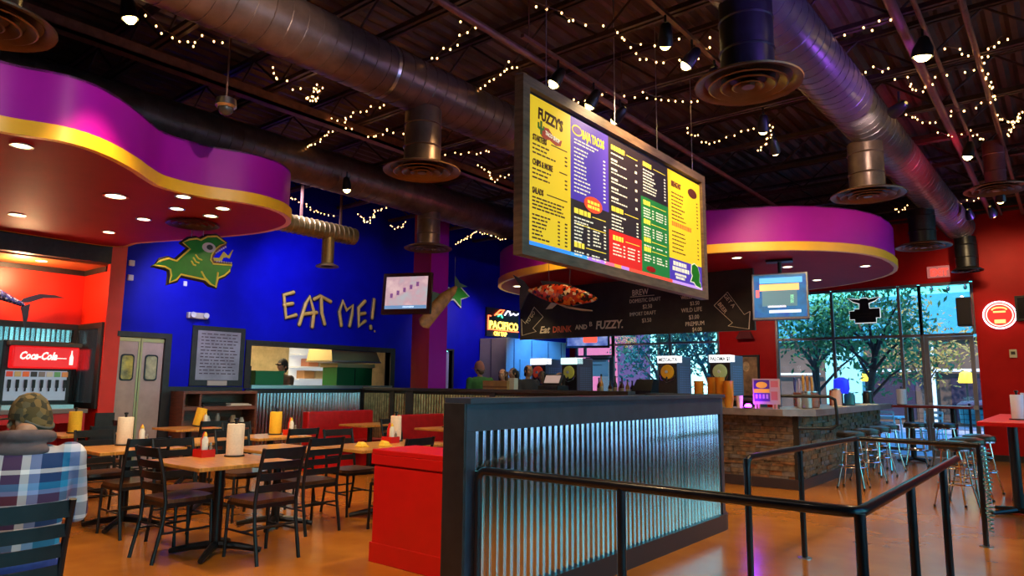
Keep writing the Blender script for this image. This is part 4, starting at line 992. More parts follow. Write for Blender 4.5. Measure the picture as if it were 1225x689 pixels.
# wooden service shelf under it
t = thing('service_shelf', 'brown wooden condiment shelf unit against the blue wall between doors and hatch', 'shelf', (WX + .03, 5.90, 0))
m = MB(); m.box(0, -.63, 0, .42, -.60, 1.24).box(0, .60, 0, .42, .63, 1.24).box(0, -.60, 1.20, .42, .60, 1.24).box(0, -.60, 0, .02, .60, 1.20); m.build('carcass', WOODC, t)
MB().box(.02, -.60, .94, .42, .60, 1.0).build('shelf_board', WOODC, t); MB().box(.02, -.60, .60, .44, .60, .64).build('shelf_board', WOODC, t)
MB().box(.02, -.36, 1.0, .40, -.33, 1.20).build('divider', WOODC, t)
o = MB().box(-.13, -.24, 0, .13, .24, .03, .01).box(-.11, -.20, .03, .08, .18, .055, .01).build('folded_cloth', BLK, None, loc=(WX + .27, 5.86, 1.0)); tag(o, 'dark folded cloths on the top shelf of the wooden unit', 'cloth')
o = MB().box(-.13, -.23, 0, .13, .23, .02, .006).box(-.12, -.2, .02, .1, .2, .035, .006).build('paper_stack', mat('cream_paper', (.75, .68, .55), .8), None, loc=(WX + .27, 6.24, 1.0)); tag(o, 'stack of cream papers on the top shelf of the wooden unit', 'paper')
for y, h, r, m, lb in ((5.78, .20, .045, WHITE, 'white bottle on the lower shelf of the wooden unit, left one'), (5.95, .24, .04, mat('grey_cup', (.3, .29, .28), .4), 'tall grey cup on the lower shelf of the wooden unit'), (6.22, .2, .06, mat('beige_cup', (.4, .3, .2), .5), 'beige jug on the lower shelf of the wooden unit'), (6.38, .16, .04, WHITE, 'short white cup on the lower shelf of the wooden unit, right one')):
    o = MB().lathe([(r * .8, 0), (r, .01), (r, h * .7), (r * .7, h * .85), (r * .6, h)], 16).build('cup', m, None, True, loc=(WX + .26, y, .64)); tag(o, lb, 'cup')

# ------------------------------------------------------------------ ALCOVE: soda fountain
t = thing('wall_panel', 'black framed corrugated splashback behind the soda fountain in the alcove', 'wall panel', (-12.30, 3.0, .98))
m = MB(); corrugated(m, (.02, -3.4), (.02, 1.14), (1, 0), .05, 1.2); m.build('corrugated_panel', GALV, t, True)
MB().box(0, -3.4, 1.2, .05, 1.24, 1.29).box(0, 1.14, 0, .05, 1.24, 1.2).box(0, -3.4, 0, .05, 1.14, .05).build('frame', BLKW, t)
t = thing('wall_panel', 'black framed corrugated panel on the return wall beside the soda fountain', 'wall panel', (-11.84, 4.24, .98))
m = MB(); corrugated(m, (-.38, -.02), (.38, -.02), (0, -1), .08, 1.2, .045); m.build('corrugated_panel', GALV, t, True)
MB().box(-.46, -.05, 1.2, .52, 0, 1.29).box(.38, -.05, 0, .52, 0, 1.2).box(-.46, -.05, 0, -.38, 0, 1.2).box(-.38, -.05, 0, .38, 0, .08).build('frame', BLKW, t)
t = thing('drink_counter', 'red fronted drink counter with grey top in the alcove', 'counter', (-11.75, 2.4, 0))
MB().box(-.5, -3.2, .92, .40, 1.72, .98, .006).build('worktop', mat('grey_laminate', (.20, .17, .17), .4), t)
m = MB(); m.box(-.5, -3.2, .08, -.42, 1.70, .92)
for a, b in ((-3.2, -3.12), (-1.9, -1.8), (-.35, -.25), (.75, .85), (1.62, 1.70)): m.box(-.42, a, .08, .36, b, .92)
m.box(-.42, -3.12, .78, .36, 1.62, .92).box(-.42, -3.12, .08, .36, 1.62, .16); m.build('carcass', BRED, t)
MB().box(-.41, -3.1, .0, .30, 1.62, .08).build('plinth', BLKW, t)
t = thing('soda_fountain', 'soda fountain with red illuminated Coca-Cola header and row of nozzles', 'soda fountain', (-11.83, 3.58, .98))
MB().box(-.30, -.48, 0, .05, .42, .98, .01).build('cabinet', BLK, t)
MB().box(.05, -.48, .0, .26, .42, .06).build('drip_tray', STEEL, t)
MB().box(-.30, -.40, .58, .24, .44, .90, .02).build('header', mat('cola_red', (.62, .006, .008), .3, emit=.45), t)
MB().box(-.30, -.44, .90, .26, .46, .96, .01).build('top_cap', mat('bronze_cap', (.10, .07, .04), .4), t)
F = ((.24, 0, .58), (0, 1, 0), (0, 0, 1), (1, 0, 0))
k = bpy.data.objects['header']
m = MB(); add_text(m, 'Coca-Cola', F, -.33, .13, .15, .004, shear=.35, bold=.006, sx=.72); m.build('header_lettering', mat('white_lettering', (.85, .82, .75), .5, emit=.5), k)
m = MB(); m.rect(F, .10, .145, .27, .157, .002, .005); m.prism([(.31, .06), (.31, .17), (.325, .22), (.327, .27), (.343, .27), (.345, .22), (.36, .17), (.36, .06)], F, .002, .005); m.build('bottle_emblem', mat('white_lettering', (.85, .82, .75), .5, emit=.5), k)
MB().box(.03, -.42, .12, .055, .36, .55).build('splash_panel', mat('splash_silver', (.42, .42, .52), .3, .4, emit=.12), t)
for i in range(8):
    y = -.37 + .1 * i
    o = MB().box(.06, y - .018, .30, .11, y + .018, .42, .006).tube([(.085, y, .30), (.085, y, .25)], .012, 8).build('nozzle', BLK, t)
    MB().box(.055, y - .04, .46, .07, y + .04, .535, .004).build('flavor_badge', mat('badge_%d' % i, [(.55, .05, .02), (.4, .3, .1), (.6, .12, .02), (.02, .02, .02), (.15, .14, .12), (.4, .4, .3), (.1, .3, .1), (.5, .2, .05)][i], .4, emit=.2), o)
t = thing('tea_urn', 'dark drink dispenser at the left edge of the photo beside the soda fountain', 'dispenser', (-11.75, 2.72, .98))
MB().box(-.2, -.2, 0, .12, .2, .05).lathe([(.15, .05), (.16, .1), (.16, .55), (.12, .62)], 20).build('urn', BLK, t, True); MB().tube([(.15, 0, .14), (.22, 0, .14), (.22, 0, .10)], .014, 8).build('tap', CHROME, t, True)
MB().box(.155, -.08, .3, .168, .08, .5).build('red_label', REDP, t)
o = MB().box(0, 2.9 - .04, 1.55, .02, 2.9 + .04, 1.75).build('wall_tag', REDP, None, loc=(-12.24, .25, -.1)); tag(o, 'small red tag on the corrugated panel left of the fountain', 'tag')
PAPERT = mat('notice_white', (.85, .85, .85), .6); _n = PAPERT.node_tree
_t = _n.nodes.new('ShaderNodeBsdfTranslucent'); _t.inputs[0].default_value = (.95, .95, .95, 1); _x = _n.nodes.new('ShaderNodeMixShader'); _x.inputs[0].default_value = .75
_n.links.new(_n.nodes['Principled BSDF'].outputs[0], _x.inputs[1]); _n.links.new(_t.outputs[0], _x.inputs[2]); _n.links.new(_x.outputs[0], _n.nodes['Material Output'].inputs['Surface'])
t = thing('paper_notice', 'white paper notice on the glass of the far door behind the bar', 'notice', (-10.32, FY - .0, 1.92))
MB().box(-.30, .035, -.28, .30, .043, .28).build('sheet', PAPERT, t)
MB().box(-.24, .033, .12, .24, .035, .16).box(-.24, .033, .02, .10, .035, .05).build('notice_border', mat('notice_grey', (.6, .6, .6), .6), t)

# ------------------------------------------------------------------ DINING FURNITURE
def make_chair(label):
    t = thing('dining_chair', label, 'chair', (0, 0, 0), 0, 'ladder back dining chairs')
    for s in (-1, 1):                                      # rear posts run from floor to top in one bent piece
        x = .185 * s
        MB().tube([(x, -.27, 0), (x, -.205, .30), (x, -.195, .46), (x, -.225, .66), (x, -.285, .88)], .015, 8).build('rear_leg', BLK, t, True)
        MB().tube([(x * 1.02, .205, 0), (x, .185, .44)], .0135, 8).build('front_leg', BLK, t, True)
    for z, d in ((.84, -.272), (.745, -.248), (.655, -.224), (.565, -.21)):
        m = MB(); k = 6; P = []
        for i in range(k + 1):
            f = -1 + 2 * i / k; P.append((.185 * f, d - .022 * (1 - f * f), z))
        h = .028 if z < .8 else .036
        m.loft([[(a, b - .006, c - h), (a, b + .006, c - h), (a, b + .006, c + h), (a, b - .006, c + h)] for a, b, c in P])
        m.build('back_slat', BLK, t, True)
    m = MB(); L = [(-.19, -.19), (.19, -.19), (.215, -.05), (.21, .12), (.17, .20), (.08, .225), (-.08, .225), (-.17, .20), (-.21, .12), (-.215, -.05)]
    m.prism(L, ((0, 0, 0), (1, 0, 0), (0, 1, 0), (0, 0, 1)), .445, .475); m.build('seat', WOODS, t)
    m = MB(); m.box(-.185, -.20, .415, .185, -.18, .445).box(-.185, .17, .415, .185, .19, .445).box(-.195, -.19, .415, -.175, .18, .445).box(.175, -.19, .415, .195, .18, .445); m.build('seat_frame', BLK, t)
    m = MB()
    for s in (-1, 1): m.tube([(.186 * s, -.22, .22), (.187 * s, .195, .22)], .009, 8)
    m.tube([(-.187, -.02, .22), (.187, -.02, .22)], .009, 8).tube([(-.185, -.21, .27), (.185, -.21, .27)], .009, 8); m.build('stretcher', BLK, t, True)
    return t
FX, NX, FYD, NY_ = -PI / 2, PI / 2, 0, PI        # facing +X, -X, +Y, -Y
chairs = [((-3.76, 1.05), NX, 'black ladder back chair that the man in the plaid shirt sits on'),
    ((-5.80, 2.84), FYD, 'chair with its back to us at the near side of the front table'),
    ((-5.24, 3.26), NX, 'chair at the right end of the front table, its back towards the red cabinet'),
    ((-5.84, 4.12), NX, 'chair with a slanting shiny rear leg right of the second front table'),
    ((-6.24, 4.95), FX, 'chair pushed in at the left side of the table with yellow napkins'),
    ((-6.93, 2.95), NX, 'chair seen from behind at the right end of the table beyond the man'),
    ((-7.84, 3.02), FX, 'chair on the far side of the table beyond the man, half hidden by him'),
    ((-6.20, 3.10), FX, 'chair at the left end of the front table under its paper roll'),
    ((-6.86, 4.02), FX, 'chair at the left side of the second front table'),
    ((-7.16, 4.78), NX, 'chair at the right side of the table with the yellow roll and red caddy'),
    ((-8.24, 4.85), FX, 'chair at the left side of the yellow roll table near the corrugated wainscot'),
    ((-5.22, 4.72), NX, 'left of the two chairs whose backs show above the red cabinet'),
    ((-5.02, 5.32), NX, 'right of the two chairs whose backs show above the red cabinet'),
    ((-9.02, 3.42), NX, 'chair at the right of the table behind the man with the yellow paper roll'),
    ((-9.22, 4.82), NX, 'chair in front of the wooden shelf unit, right of the tilted yellow roll'),
    ((-9.80, 4.22), FYD, 'chair with its back to us in front of the swinging kitchen doors'),
    ((-7.62, 6.95), FX, 'chair near the first booth table below the corrugated wainscot')]
c0 = None
for (x, y), rz, lb in chairs:
    if c0 is None:
        c0 = make_chair(lb); c0.location = (x, y, 0); c0.rotation_euler = (0, 0, rz)
    else: dup(c0, (x, y, 0), rz + random.uniform(-.06, .06), lb)

def make_table(name, label, w, d, loc, grp, z=.75):
    t = thing(name, label, 'table', loc, 0, grp)
    MB().box(-w / 2, -d / 2, z - .03, w / 2, d / 2, z, .004).build('tabletop', WOODT, t)
    m = MB(); m.tube([(0, 0, .05), (0, 0, z - .05)], .04, 16).box(-.14, -.14, z - .05, .14, .14, z - .03); m.build('column', BLK, t, True)
    m = MB()
    for a in range(4):
        A = R(45 + 90 * a); p = Vector((math.cos(A), math.sin(A), 0))
        m.tube([p * .02 + Vector((0, 0, .075)), p * .2 + Vector((0, 0, .055)), p * .36 + Vector((0, 0, .025))], [.034, .028, .022], 8)
    m.build('cross_base', BLK, t, True)
    return t
G_ = 'oak topped dining tables'
TB = [((-5.60, 3.08), .88, .82, 'nearest oak table of the front row, with white paper roll and red caddy'),
      ((-6.22, 4.02), .78, .62, 'second oak table just behind the front one'),
      ((-7.28, 3.03), .78, .80, 'oak table beyond the man in plaid with a pale paper roll and red caddy'),
      ((-7.60, 3.98), .72, .66, 'bare oak table behind the one beyond the man'),
      ((-9.60, 3.44), .72, .70, 'far left oak table with the yellow paper roll behind the man'),
      ((-9.76, 4.86), .72, .70, 'oak table with the tilted yellow roll before the wooden shelf unit'),
      ((-7.68, 4.84), .66, .72, 'oak table with a yellow roll in front of the corrugated wainscot'),
      ((-5.76, 5.02), .74, 1.24, 'oak table with yellow napkins and a tall paper roll behind the red cabinet'),
      ((-4.55, 1.05), .62, .62, 'oak table directly in front of the man in the plaid shirt')]
tabs = [make_table('dining_table', lb, w, d, (x, y, 0), G_) for (x, y), w, d, lb in TB]
# booths
def booth(label, x, y0, y1, h=.92):
    t = thing('booth_bench', label, 'booth bench', (x, (y0 + y1) / 2, 0), 0, 'red booth benches'); L = (y1 - y0) / 2
    MB().box(-.08, -L, .08, .02, L, h, .03).build('backrest', VINYL, t)
    MB().box(.02, -L, .36, .52, L, .46, .03).build('seat_cushion', VINYL, t)
    MB().box(.0, -L + .02, .06, .48, L - .02, .36).build('seat_base', BRED, t); MB().box(.02, -L + .03, 0, .44, L - .03, .06).build('plinth', BLKW, t)
    MB().box(-.1, -L - .03, 0, .50, -L, .5, .01).box(-.1, -L - .03, .5, .03, -L, h, .005).build('end_panel', BRED, t)
    return t
booth('red booth bench in front of the pale blue corrugated wainscot', -9.62, 6.72, 8.05, .93)
booth('red booth bench in front of the brown corrugated half wall', -8.30, 7.45, 8.75, .90)
make_table('booth_table', 'booth table in front of the left red bench', .60, .76, (-8.78, 7.30, 0), 'booth tables')
make_table('booth_table', 'booth table in front of the right red bench, cut by the black half wall end', .60, .80, (-7.30, 7.55, 0), 'booth tables')
# red cabinet against the foreground half wall
t = thing('red_cabinet', 'bright red panelled cabinet standing against the near end of the half wall', 'cabinet', (-3.71, 3.74, 0))
MB().box(-.73, .02, .02, .74, .46, .83).build('carcass', BRED, t)
MB().box(-.75, 0, .83, .745, .48, .87, .006).build('top', BRED, t)
MB().box(-.75, 0, .0, .745, .02, .15, .004).build('baseboard', BRED, t)
MB().box(-.72, .004, .15, .74, .02, .74).build('front_panel', BRED, t); MB().box(-.75, -.004, .755, .745, .02, .83, .003).build('top_rail', BRED, t)
# paper rolls on upright holders
def roll(x, y, z, label, m=PAPER, h=.275, r=.072, tilt=0):
    t = thing('paper_towel_roll', label, 'paper roll', (x, y, z), 0, 'paper rolls on the tables')
    M = Matrix.Rotation(tilt, 4, 'X')
    MB().lathe([(.085, 0), (.085, .012), (.001, .014)], 20, M).build('holder_base', DARK, t, True)
    MB().lathe([(r, .014), (r * 1.01, .03), (r * 1.01, h), (r * .96, h + .005), (.022, h + .005)], 28, M).build('roll', m, t, True)
    MB().lathe([(.012, h - .02), (.012, h + .03), (.02, h + .035), (.02, h + .05), (.001, h + .055)], 12, M).build('holder_knob', BLK, t, True)
    return t
roll(-5.78, 3.30, .75, 'white paper towel roll on the front oak table')
roll(-7.55, 3.10, .75, 'pale paper towel roll on the table beyond the man')
roll(-6.02, 5.38, .75, 'slim white paper roll on the table behind the red cabinet', r=.06)
roll(-7.80, 4.98, .75, 'yellow lit paper roll before the corrugated wainscot', YPAPER)
roll(-9.68, 3.38, .75, 'yellow paper roll right beside the head of the man in plaid', YPAPER, .26)
roll(-9.88, 5.04, .75, 'yellow paper roll leaning in front of the wooden shelf unit', YPAPER, .26, tilt=-.22)
roll(-7.36, 7.60, .75, 'ochre paper roll standing before the brown corrugated half wall', YPAPER, .28, .06)
# caddies with bottles
def bottle(name, x, y, z, label, m, capm, h=.19, r=.03, cone=True, grp='condiment bottles'):
    t = thing(name, label, 'bottle', (x, y, z), 0, grp)
    MB().lathe([(r * .92, 0), (r, .01), (r, h * .68), (r * .6, h * .8), (r * .5, h * .84)], 16).build('bottle_body', m, t, True)
    MB().lathe([(r * .62, h * .83), (r * .62, h * .88), (r * .2, h), (.001, h * 1.01)] if cone else [(r * .6, h * .83), (r * .6, h), (.001, h)], 14).build('cap', capm, t, True)
    return t
def caddy(x, y, place, n=3):
    t = thing('condiment_caddy', 'red plastic caddy ' + place, 'caddy', (x, y, .75), 0, 'red condiment caddies')
    MB().box(-.08, -.06, 0, .08, .06, .01).build('bottom', REDP, t)
    m = MB(); m.box(-.08, -.06, .01, -.072, .06, .065).box(.072, -.06, .01, .08, .06, .065).box(-.072, -.06, .01, .072, -.052, .065).box(-.072, .052, .01, .072, .06, .065); m.build('side_walls', REDP, t)
    bottle('ketchup_bottle', x - .04, y + .015, .761, 'red ketchup bottle in the caddy ' + place, REDP, REDP, .2, .027)
    bottle('mayonnaise_bottle', x + .03, y - .012, .761, 'white squeeze bottle in the caddy ' + place, WHITE, YELP, .2, .027)
    if n > 2: bottle('pepper_shaker', x + .045, y + .034, .761, 'small shaker at the back of the caddy ' + place, mat('shaker_glass', (.25, .2, .15), .2), STEEL, .11, .015, False)
caddy(-5.93, 3.10, 'on the front oak table', 3)
caddy(-7.30, 3.16, 'on the table beyond the man in plaid', 3)
caddy(-7.62, 5.08, 'on the table before the corrugated wainscot', 3)
caddy(-5.90, 5.20, 'on the table behind the red cabinet', 3)
caddy(-9.78, 5.10, 'on the table in front of the wooden shelf unit', 2)
for k, (x, y, lb) in enumerate(((-5.72, 4.66, 'left'), (-5.62, 4.88, 'right'))):
    o = MB().box(-.06, -.05, 0, .06, .05, .012, .004).loft([[(-.05, -.04, .012), (.04, -.045, .012), (.05, .03, .012), (-.03, .045, .012)], [(-.04, -.02, .05 + .01 * k), (.03, -.03, .035), (.035, .02, .045), (-.02, .03, .05)]]).build('folded_napkin', YELP, None, loc=(x, y, .75))
    tag(o, 'yellow folded napkin on the table behind the red cabinet, %s one' % lb, 'napkin')

# ------------------------------------------------------------------ QUEUE RAILS
def rail(label, pts, posts, r=.024):
    t = thing('queue_rail', label, 'railing', (posts[0][0], posts[0][1], 0)); o = Vector((posts[0][0], posts[0][1], 0))
    PR = mat('rail_black', (.014, .013, .018), .28, .4, noise=.2, coat=.3)
    P = [Vector(p) - o for p in pts]; Q = [P[0]]
    for i in range(1, len(P) - 1):                      # rounded bends
        a, b, c = P[i - 1], P[i], P[i + 1]; d = .07
        s = b + (a - b).normalized() * d; e = b + (c - b).normalized() * d
        for j in range(6): f = j / 5; Q.append(s * (1 - f) ** 2 + b * 2 * f * (1 - f) + e * f * f)
    Q.append(P[-1]); MB().tube(Q, r, 14).build('handrail', PR, t, True)
    for x, y in posts:
        p = Vector((x, y, 0)) - o
        MB().tube([p, p + Vector((0, 0, P[2].z - .004))], r * .95, 14).build('post', PR, t, True)
        MB().lathe([(.055, 0), (.055, .006), (.03, .012), (.026, .012)], 20, Matrix.Translation(p)).build('floor_flange', STEEL, t, True)
    return t
rail('near black pipe railing in front of the corrugated half wall with a corner at right', [(-2.745, 3.10, .3), (-2.745, 3.10, .90), (-.71, 3.12, .90), (-.694, 5.94, .90)], [(-2.745, 3.10), (-1.80, 3.11), (-.71, 3.12), (-.70, 4.17), (-.696, 5.29)])
rail('far black pipe railing behind the near one, in front of the stone bar', [(-1.885, 5.06, .3), (-1.885, 5.06, .885), (-1.76, 7.78, .885), (-.70, 7.66, .885)], [(-1.885, 5.06), (-1.835, 6.15), (-1.76, 7.76), (-.715, 7.66)])
o = None
m = MB(); P = []
for i in range(140):
    f = i / 139; a = i * .9; P.append((.035 * math.cos(a) * (.4 + .6 * math.sin(f * 9 + 1) ** 2) + .035, .02 * math.sin(a), .86 - .72 * f))
m.tube(P, .006, 5); o = m.build('rope_garland', mat('teal_rope', (.10, .32, .36), .4, .3), None, True, loc=(-.70, 7.64, 0)); tag(o, 'teal frayed rope hanging down the end post of the far railing', 'rope')

# ------------------------------------------------------------------ STOOLS AND HIGH TABLES
def make_stool(label):
    t = thing('bar_stool', label, 'stool', (0, 0, 0), 0, 'black topped chrome bar stools')
    MB().lathe([(.16, .69), (.19, .70), (.195, .73), (.185, .765), (.12, .785), (.001, .79)], 28).build('seat_cushion', mat('black_vinyl', (.02, .017, .018), .3), t, True)
    MB().lathe([(.15, .675), (.198, .68), (.198, .70), (.15, .70)], 28).build('seat_ring', CHROME, t, True)
    for a in range(4):
        A = R(45 + 90 * a); p = Vector((math.cos(A), math.sin(A), 0))
        MB().tube([p * .12 + Vector((0, 0, .68)), p * .15 + Vector((0, 0, .45)), p * .17 + Vector((0, 0, .3)), p * .24 + Vector((0, 0, .02))], .0115, 8).build('leg', CHROME, t, True)
        MB().lathe([(.016, 0), (.016, .03), (.001, .032)], 10, Matrix.Translation(p * .242)).build('foot_cap', BLK, t, True)
    MB().tube([(.185 * math.cos(2 * PI * i / 24), .185 * math.sin(2 * PI * i / 24), .30) for i in range(24)], .009, 8, closed=True).build('foot_ring', CHROME, t, True)
    MB().tube([(.15 * math.cos(2 * PI * i / 24), .15 * math.sin(2 * PI * i / 24), .48) for i in range(24)], .008, 8, closed=True).build('brace_ring', CHROME, t, True)
    return t
st = [((-2.50, 10.75), 'bar stool nearest the corner of the stone bar'), ((-2.50, 11.65), 'second bar stool from the stone bar corner'), ((-2.52, 12.55), 'third bar stool from the stone bar corner'),
      ((-2.55, 13.45), 'fourth bar stool from the stone bar corner'), ((-2.30, 14.55), 'stool at the dark red window table, left one'), ((-1.85, 14.75), 'stool at the dark red window table, right one'),
      ((-1.16, 9.72), 'frontmost stool at the red high table, beside the far railing end'), ((-1.10, 10.55), 'second stool from the front at the red high table'), ((-1.05, 11.4), 'rear stool at the red high table, near the glass door')]
s0 = None
for (x, y), lb in st:
    if s0 is None: s0 = make_stool(lb); s0.location = (x, y, 0)
    else: dup(s0, (x, y, 0), random.uniform(0, 1.5), lb)
def hightop(label, loc, w, d, m, z=1.07, cols=((0, -.6), (0, .6))):
    t = thing('high_table', label, 'table', loc)
    MB().box(-w / 2, -d / 2, z - .045, w / 2, d / 2, z, .006).build('tabletop', m, t)
    for cx_, cy_ in cols:
        MB().tube([(cx_, cy_, .04), (cx_, cy_, z - .045)], .05, 16).build('column', mat('column_blueblack', (.014, .016, .024), .35, .3), t, True)
        k = MB()
        for a in range(4):
            A = R(45 + 90 * a); p = Vector((math.cos(A), math.sin(A), 0)); c = Vector((cx_, cy_, 0))
            k.tube([c + Vector((0, 0, .05)), c + p * .34 + Vector((0, 0, .02))], [.034, .02], 8)
        k.build('cross_base', BLK, t, True)
    return t
hightop('bright red high table at the right edge of the photo', (-.36, 10.15, 0), .90, 2.9, BRED, 1.06, ((-.22, -.3), (-.1, 1.0)))
hightop('dark red high table along the window left of the glass door', (-2.15, 15.5, 0), 1.3, .62, mat('oxblood_top', (.20, .012, .008), .3), 1.07, ((-.35, 0), (.35, 0)))
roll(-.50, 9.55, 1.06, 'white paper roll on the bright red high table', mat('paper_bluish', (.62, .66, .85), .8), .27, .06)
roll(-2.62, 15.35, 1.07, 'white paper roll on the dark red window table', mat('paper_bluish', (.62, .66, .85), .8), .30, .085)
t = thing('table_menu_stand', 'leaning menu card stand beside the white roll on the red high table', 'menu card', (-.36, 9.55, 1.06), .5)
M = Matrix.Rotation(-.16, 4, 'X'); MB().box(-.09, 0, 0, .09, .006, .30, 0, M).build('card', mat('card_pink', (.7, .55, .55), .5), t)
m = MB()
for i in range(7): m.box(-.06, -.002, .05 + .032 * i, .05 - .01 * (i % 3), 0, .066 + .032 * i, 0, M)
m.build('card_print', DARK, t); MB().box(-.09, -.03, 0, .09, .05, .008).build('foot', WHITE, t)
o = MB().box(-.06, -.06, 0, .06, .06, .07, .006).build('napkin_box', WHITE, None, loc=(-.30, 9.25, 1.06)); tag(o, 'small white napkin box at the right edge of the photo on the red high table', 'box')

# ------------------------------------------------------------------ THE BAR
def stone_mat():
    m = bpy.data.materials.new('stacked_stone'); m.use_nodes = True; nt = m.node_tree; b = nt.nodes['Principled BSDF']
    tc = nt.nodes.new('ShaderNodeTexCoord'); n = nt.nodes.new('ShaderNodeTexNoise'); n.inputs['Scale'].default_value = 14; n.inputs['Detail'].default_value = 6
    nt.links.new(tc.outputs['Object'], n.inputs['Vector'])
    r = nt.nodes.new('ShaderNodeValToRGB'); e = r.color_ramp.elements
    e[0].position = .3; e[0].color = (.05, .03, .022, 1); e[1].position = .7; e[1].color = (.24, .16, .10, 1)
    nt.links.new(n.outputs['Fac'], r.inputs[0]); nt.links.new(r.outputs[0], b.inputs['Base Color']); b.inputs['Roughness'].default_value = .7
    return m
STONE = [stone_mat(), mat('stone_grey', (.16, .13, .13), .7, noise=.5, nscale=12, bump=.4), mat('stone_rust', (.22, .10, .045), .7, noise=.5, nscale=12, bump=.4)]
STONE[1].name = 'stone_grey'
t = thing('bar_counter', 'L shaped bar clad in stacked stone with grey concrete top', 'bar counter', (-3.0, 10.0, 0))
def stones(F, u0, u1, v0, v1, seed):
    rn = random.Random(seed); ms = [MB(), MB(), MB()]; v = v0
    while v < v1 - .01:
        h = rn.choice((.035, .05, .065)); h = min(h, v1 - v); u = u0
        while u < u1 - .01:
            w = min(rn.uniform(.09, .30), u1 - u); d = rn.uniform(.0, .028)
            ms[rn.choice((0, 0, 0, 1, 2))].rect(F, u, v, u + w - .004, v + h - .004, -.04, d); u += w
        v += h
    return ms
for F, a, b, sd in ((((0, 0, 0), (1, 0, 0), (0, 0, 1), (0, -1, 0)), -3.9, -.05, 1), (((0, 0, 0), (0, 1, 0), (0, 0, 1), (1, 0, 0)), .05, 5.2, 2)):
    for m, s in zip(stones(F, a, b, .14, 1.0, sd), STONE): m.build('stone_cladding', s, t)
MB().box(-3.9, .04, 0, -.04, .5, 1.0).box(-.5, .5, 0, -.04, 5.2, 1.0).build('core', BLKW, t)
MB().box(-3.9, -.03, 0, .03, .04, .14, .004).box(-.04, .04, 0, .03, 5.2, .14, .004).build('kick_board', mat('bar_kick', (.04, .03, .04), .4), t)
MB().box(-.06, -.02, .14, .02, .06, 1.0).build('corner_post', BLKW, t)
CON = mat('concrete_top', (.17, .14, .15), .35, noise=.35, nscale=5, bump=.05)
MB().prism([(-3.95, -.22), (-.12, -.22), (.22, .10), (.22, 5.3), (-.55, 5.3), (-.55, .6), (-3.95, .6)], ((0, 0, 0), (1, 0, 0), (0, 1, 0), (0, 0, 1)), 1.0, 1.09).build('countertop', CON, t)
t = thing('bar_handrail', 'black bent pipe handrail hooked round the corner of the bar top', 'railing', (-2.72, 10.1, 1.09))
P = [(-.62, -.05, .18), (.10, .10, .18), (.16, .14, .14), (.17, .16, -.02), (.17, .16, -.20), (.10, .14, -.25), (-.25, -.20, -.25)]
MB().tube(P, .022, 12).build('pipe', BLK, t, True); MB().tube([(-.55, -.04, .18), (-.55, -.04, 0)], .02, 10).build('post', BLK, t, True)
# back bar counter under the windows
t = thing('back_counter', 'dark back counter carrying the frozen drink machines', 'counter', (-7.0, 13.0, 0))
MB().box(-2.9, -.38, 0, 2.45, .38, 1.14).build('carcass', BLKW, t); MB().box(-2.95, -.42, 1.14, 2.5, .42, 1.18).build('worktop', STEEL, t)
# frozen drink machines
def fdm(x, y, label, dc, txt, sgn=(.85, .85, .85), w=.40, rz=0):
    t = thing('frozen_drink_machine', label, 'drink machine', (x, y, 1.18), rz, 'frozen drink machines behind the bar')
    MB().box(-w / 2, -.28, .04, w / 2, .36, .80, .01).build('cabinet', mat('machine_steel', (.16, .20, .30), .3, .7), t)
    m = MB()
    for sx in (1, -1):
        for i in range(12):
            for j in range(6): m.box(sx * w / 2 - .003, -.16 + .075 * j, .08 + .045 * i, sx * w / 2 + .003, -.115 + .075 * j, .105 + .045 * i)
    m.build('vent_grille', mat('vent_blue', (.20, .34, .62), .35, .3), t)  # blue light on the machine sides is put into the vent colour
    MB().box(-w / 2 + .005, -.30, .04, w / 2 - .005, -.28, .66).build('front_panel', mat('machine_black', (.02, .014, .014), .3), t)
    h = MB().box(-w / 2, -.34, .665, w / 2, -.05, .805, .008).build('sign_box', mat('machine_sign_%.2f' % sgn[0], sgn, .4, emit=.75), t)
    if txt:
        m = MB(); add_text(m, txt, ((0, -.34, 0), (1, 0, 0), (0, 0, 1), (0, -1, 0)), -w / 2 + .03, .695, .10, .002, bold=.002, sx=.75); m.build('sign_writing', DARK, h)
    MB().lathe([(.001, .05), (.10, .05), (.135, .03), (.14, 0), (.001, 0)], 28, Matrix.Translation((0, -.30, .49)) @ Matrix.Rotation(PI / 2, 4, 'X')).build('drum_window', mat('drum_' + label.split()[0], dc, .25, emit=.12), t, True)
    MB().lathe([(.001, .02), (.03, .015), (.03, 0), (.001, 0)], 14, Matrix.Translation((0, -.35, .49)) @ Matrix.Rotation(PI / 2, 4, 'X')).build('drum_hub', WHITE, t, True)
    MB().tube([(-.16, -.31, .42), (-.12, -.33, .33), (0, -.34, .29), (.12, -.33, .33), (.16, -.31, .42)], .012, 8).build('handle_bow', CHROME, t, True)
    MB().box(-.12, -.40, .04, .12, -.30, .07).build('drip_tray', STEEL, t); MB().tube([(0, -.33, .40), (0, -.36, .34), (0, -.36, .29)], .018, 8).build('spout', BLK, t, True)
    for a in (-1, 1):
        for b in (-.22, .3): MB().tube([(a * w * .4, b, 0), (a * w * .4, b, .045)], .02, 8).build('foot', BLK, t, True)
fdm(-9.47, 13.0, 'red drum frozen drink machine, leftmost with a blank white sign', (.55, .05, .015), '', (.85, .85, .85))
fdm(-8.62, 13.0, 'olive drum frozen drink machine with pale green sign, second from the left', (.38, .32, .05), '', (.55, .80, .72))
fdm(-6.26, 13.0, 'orange drum frozen drink machine, second from the right', (.62, .26, .015), 'MEZCALITA')
fdm(-5.18, 13.0, 'sage drum frozen drink machine, rightmost behind the orange cups', (.38, .40, .16), 'PALOMA $5')
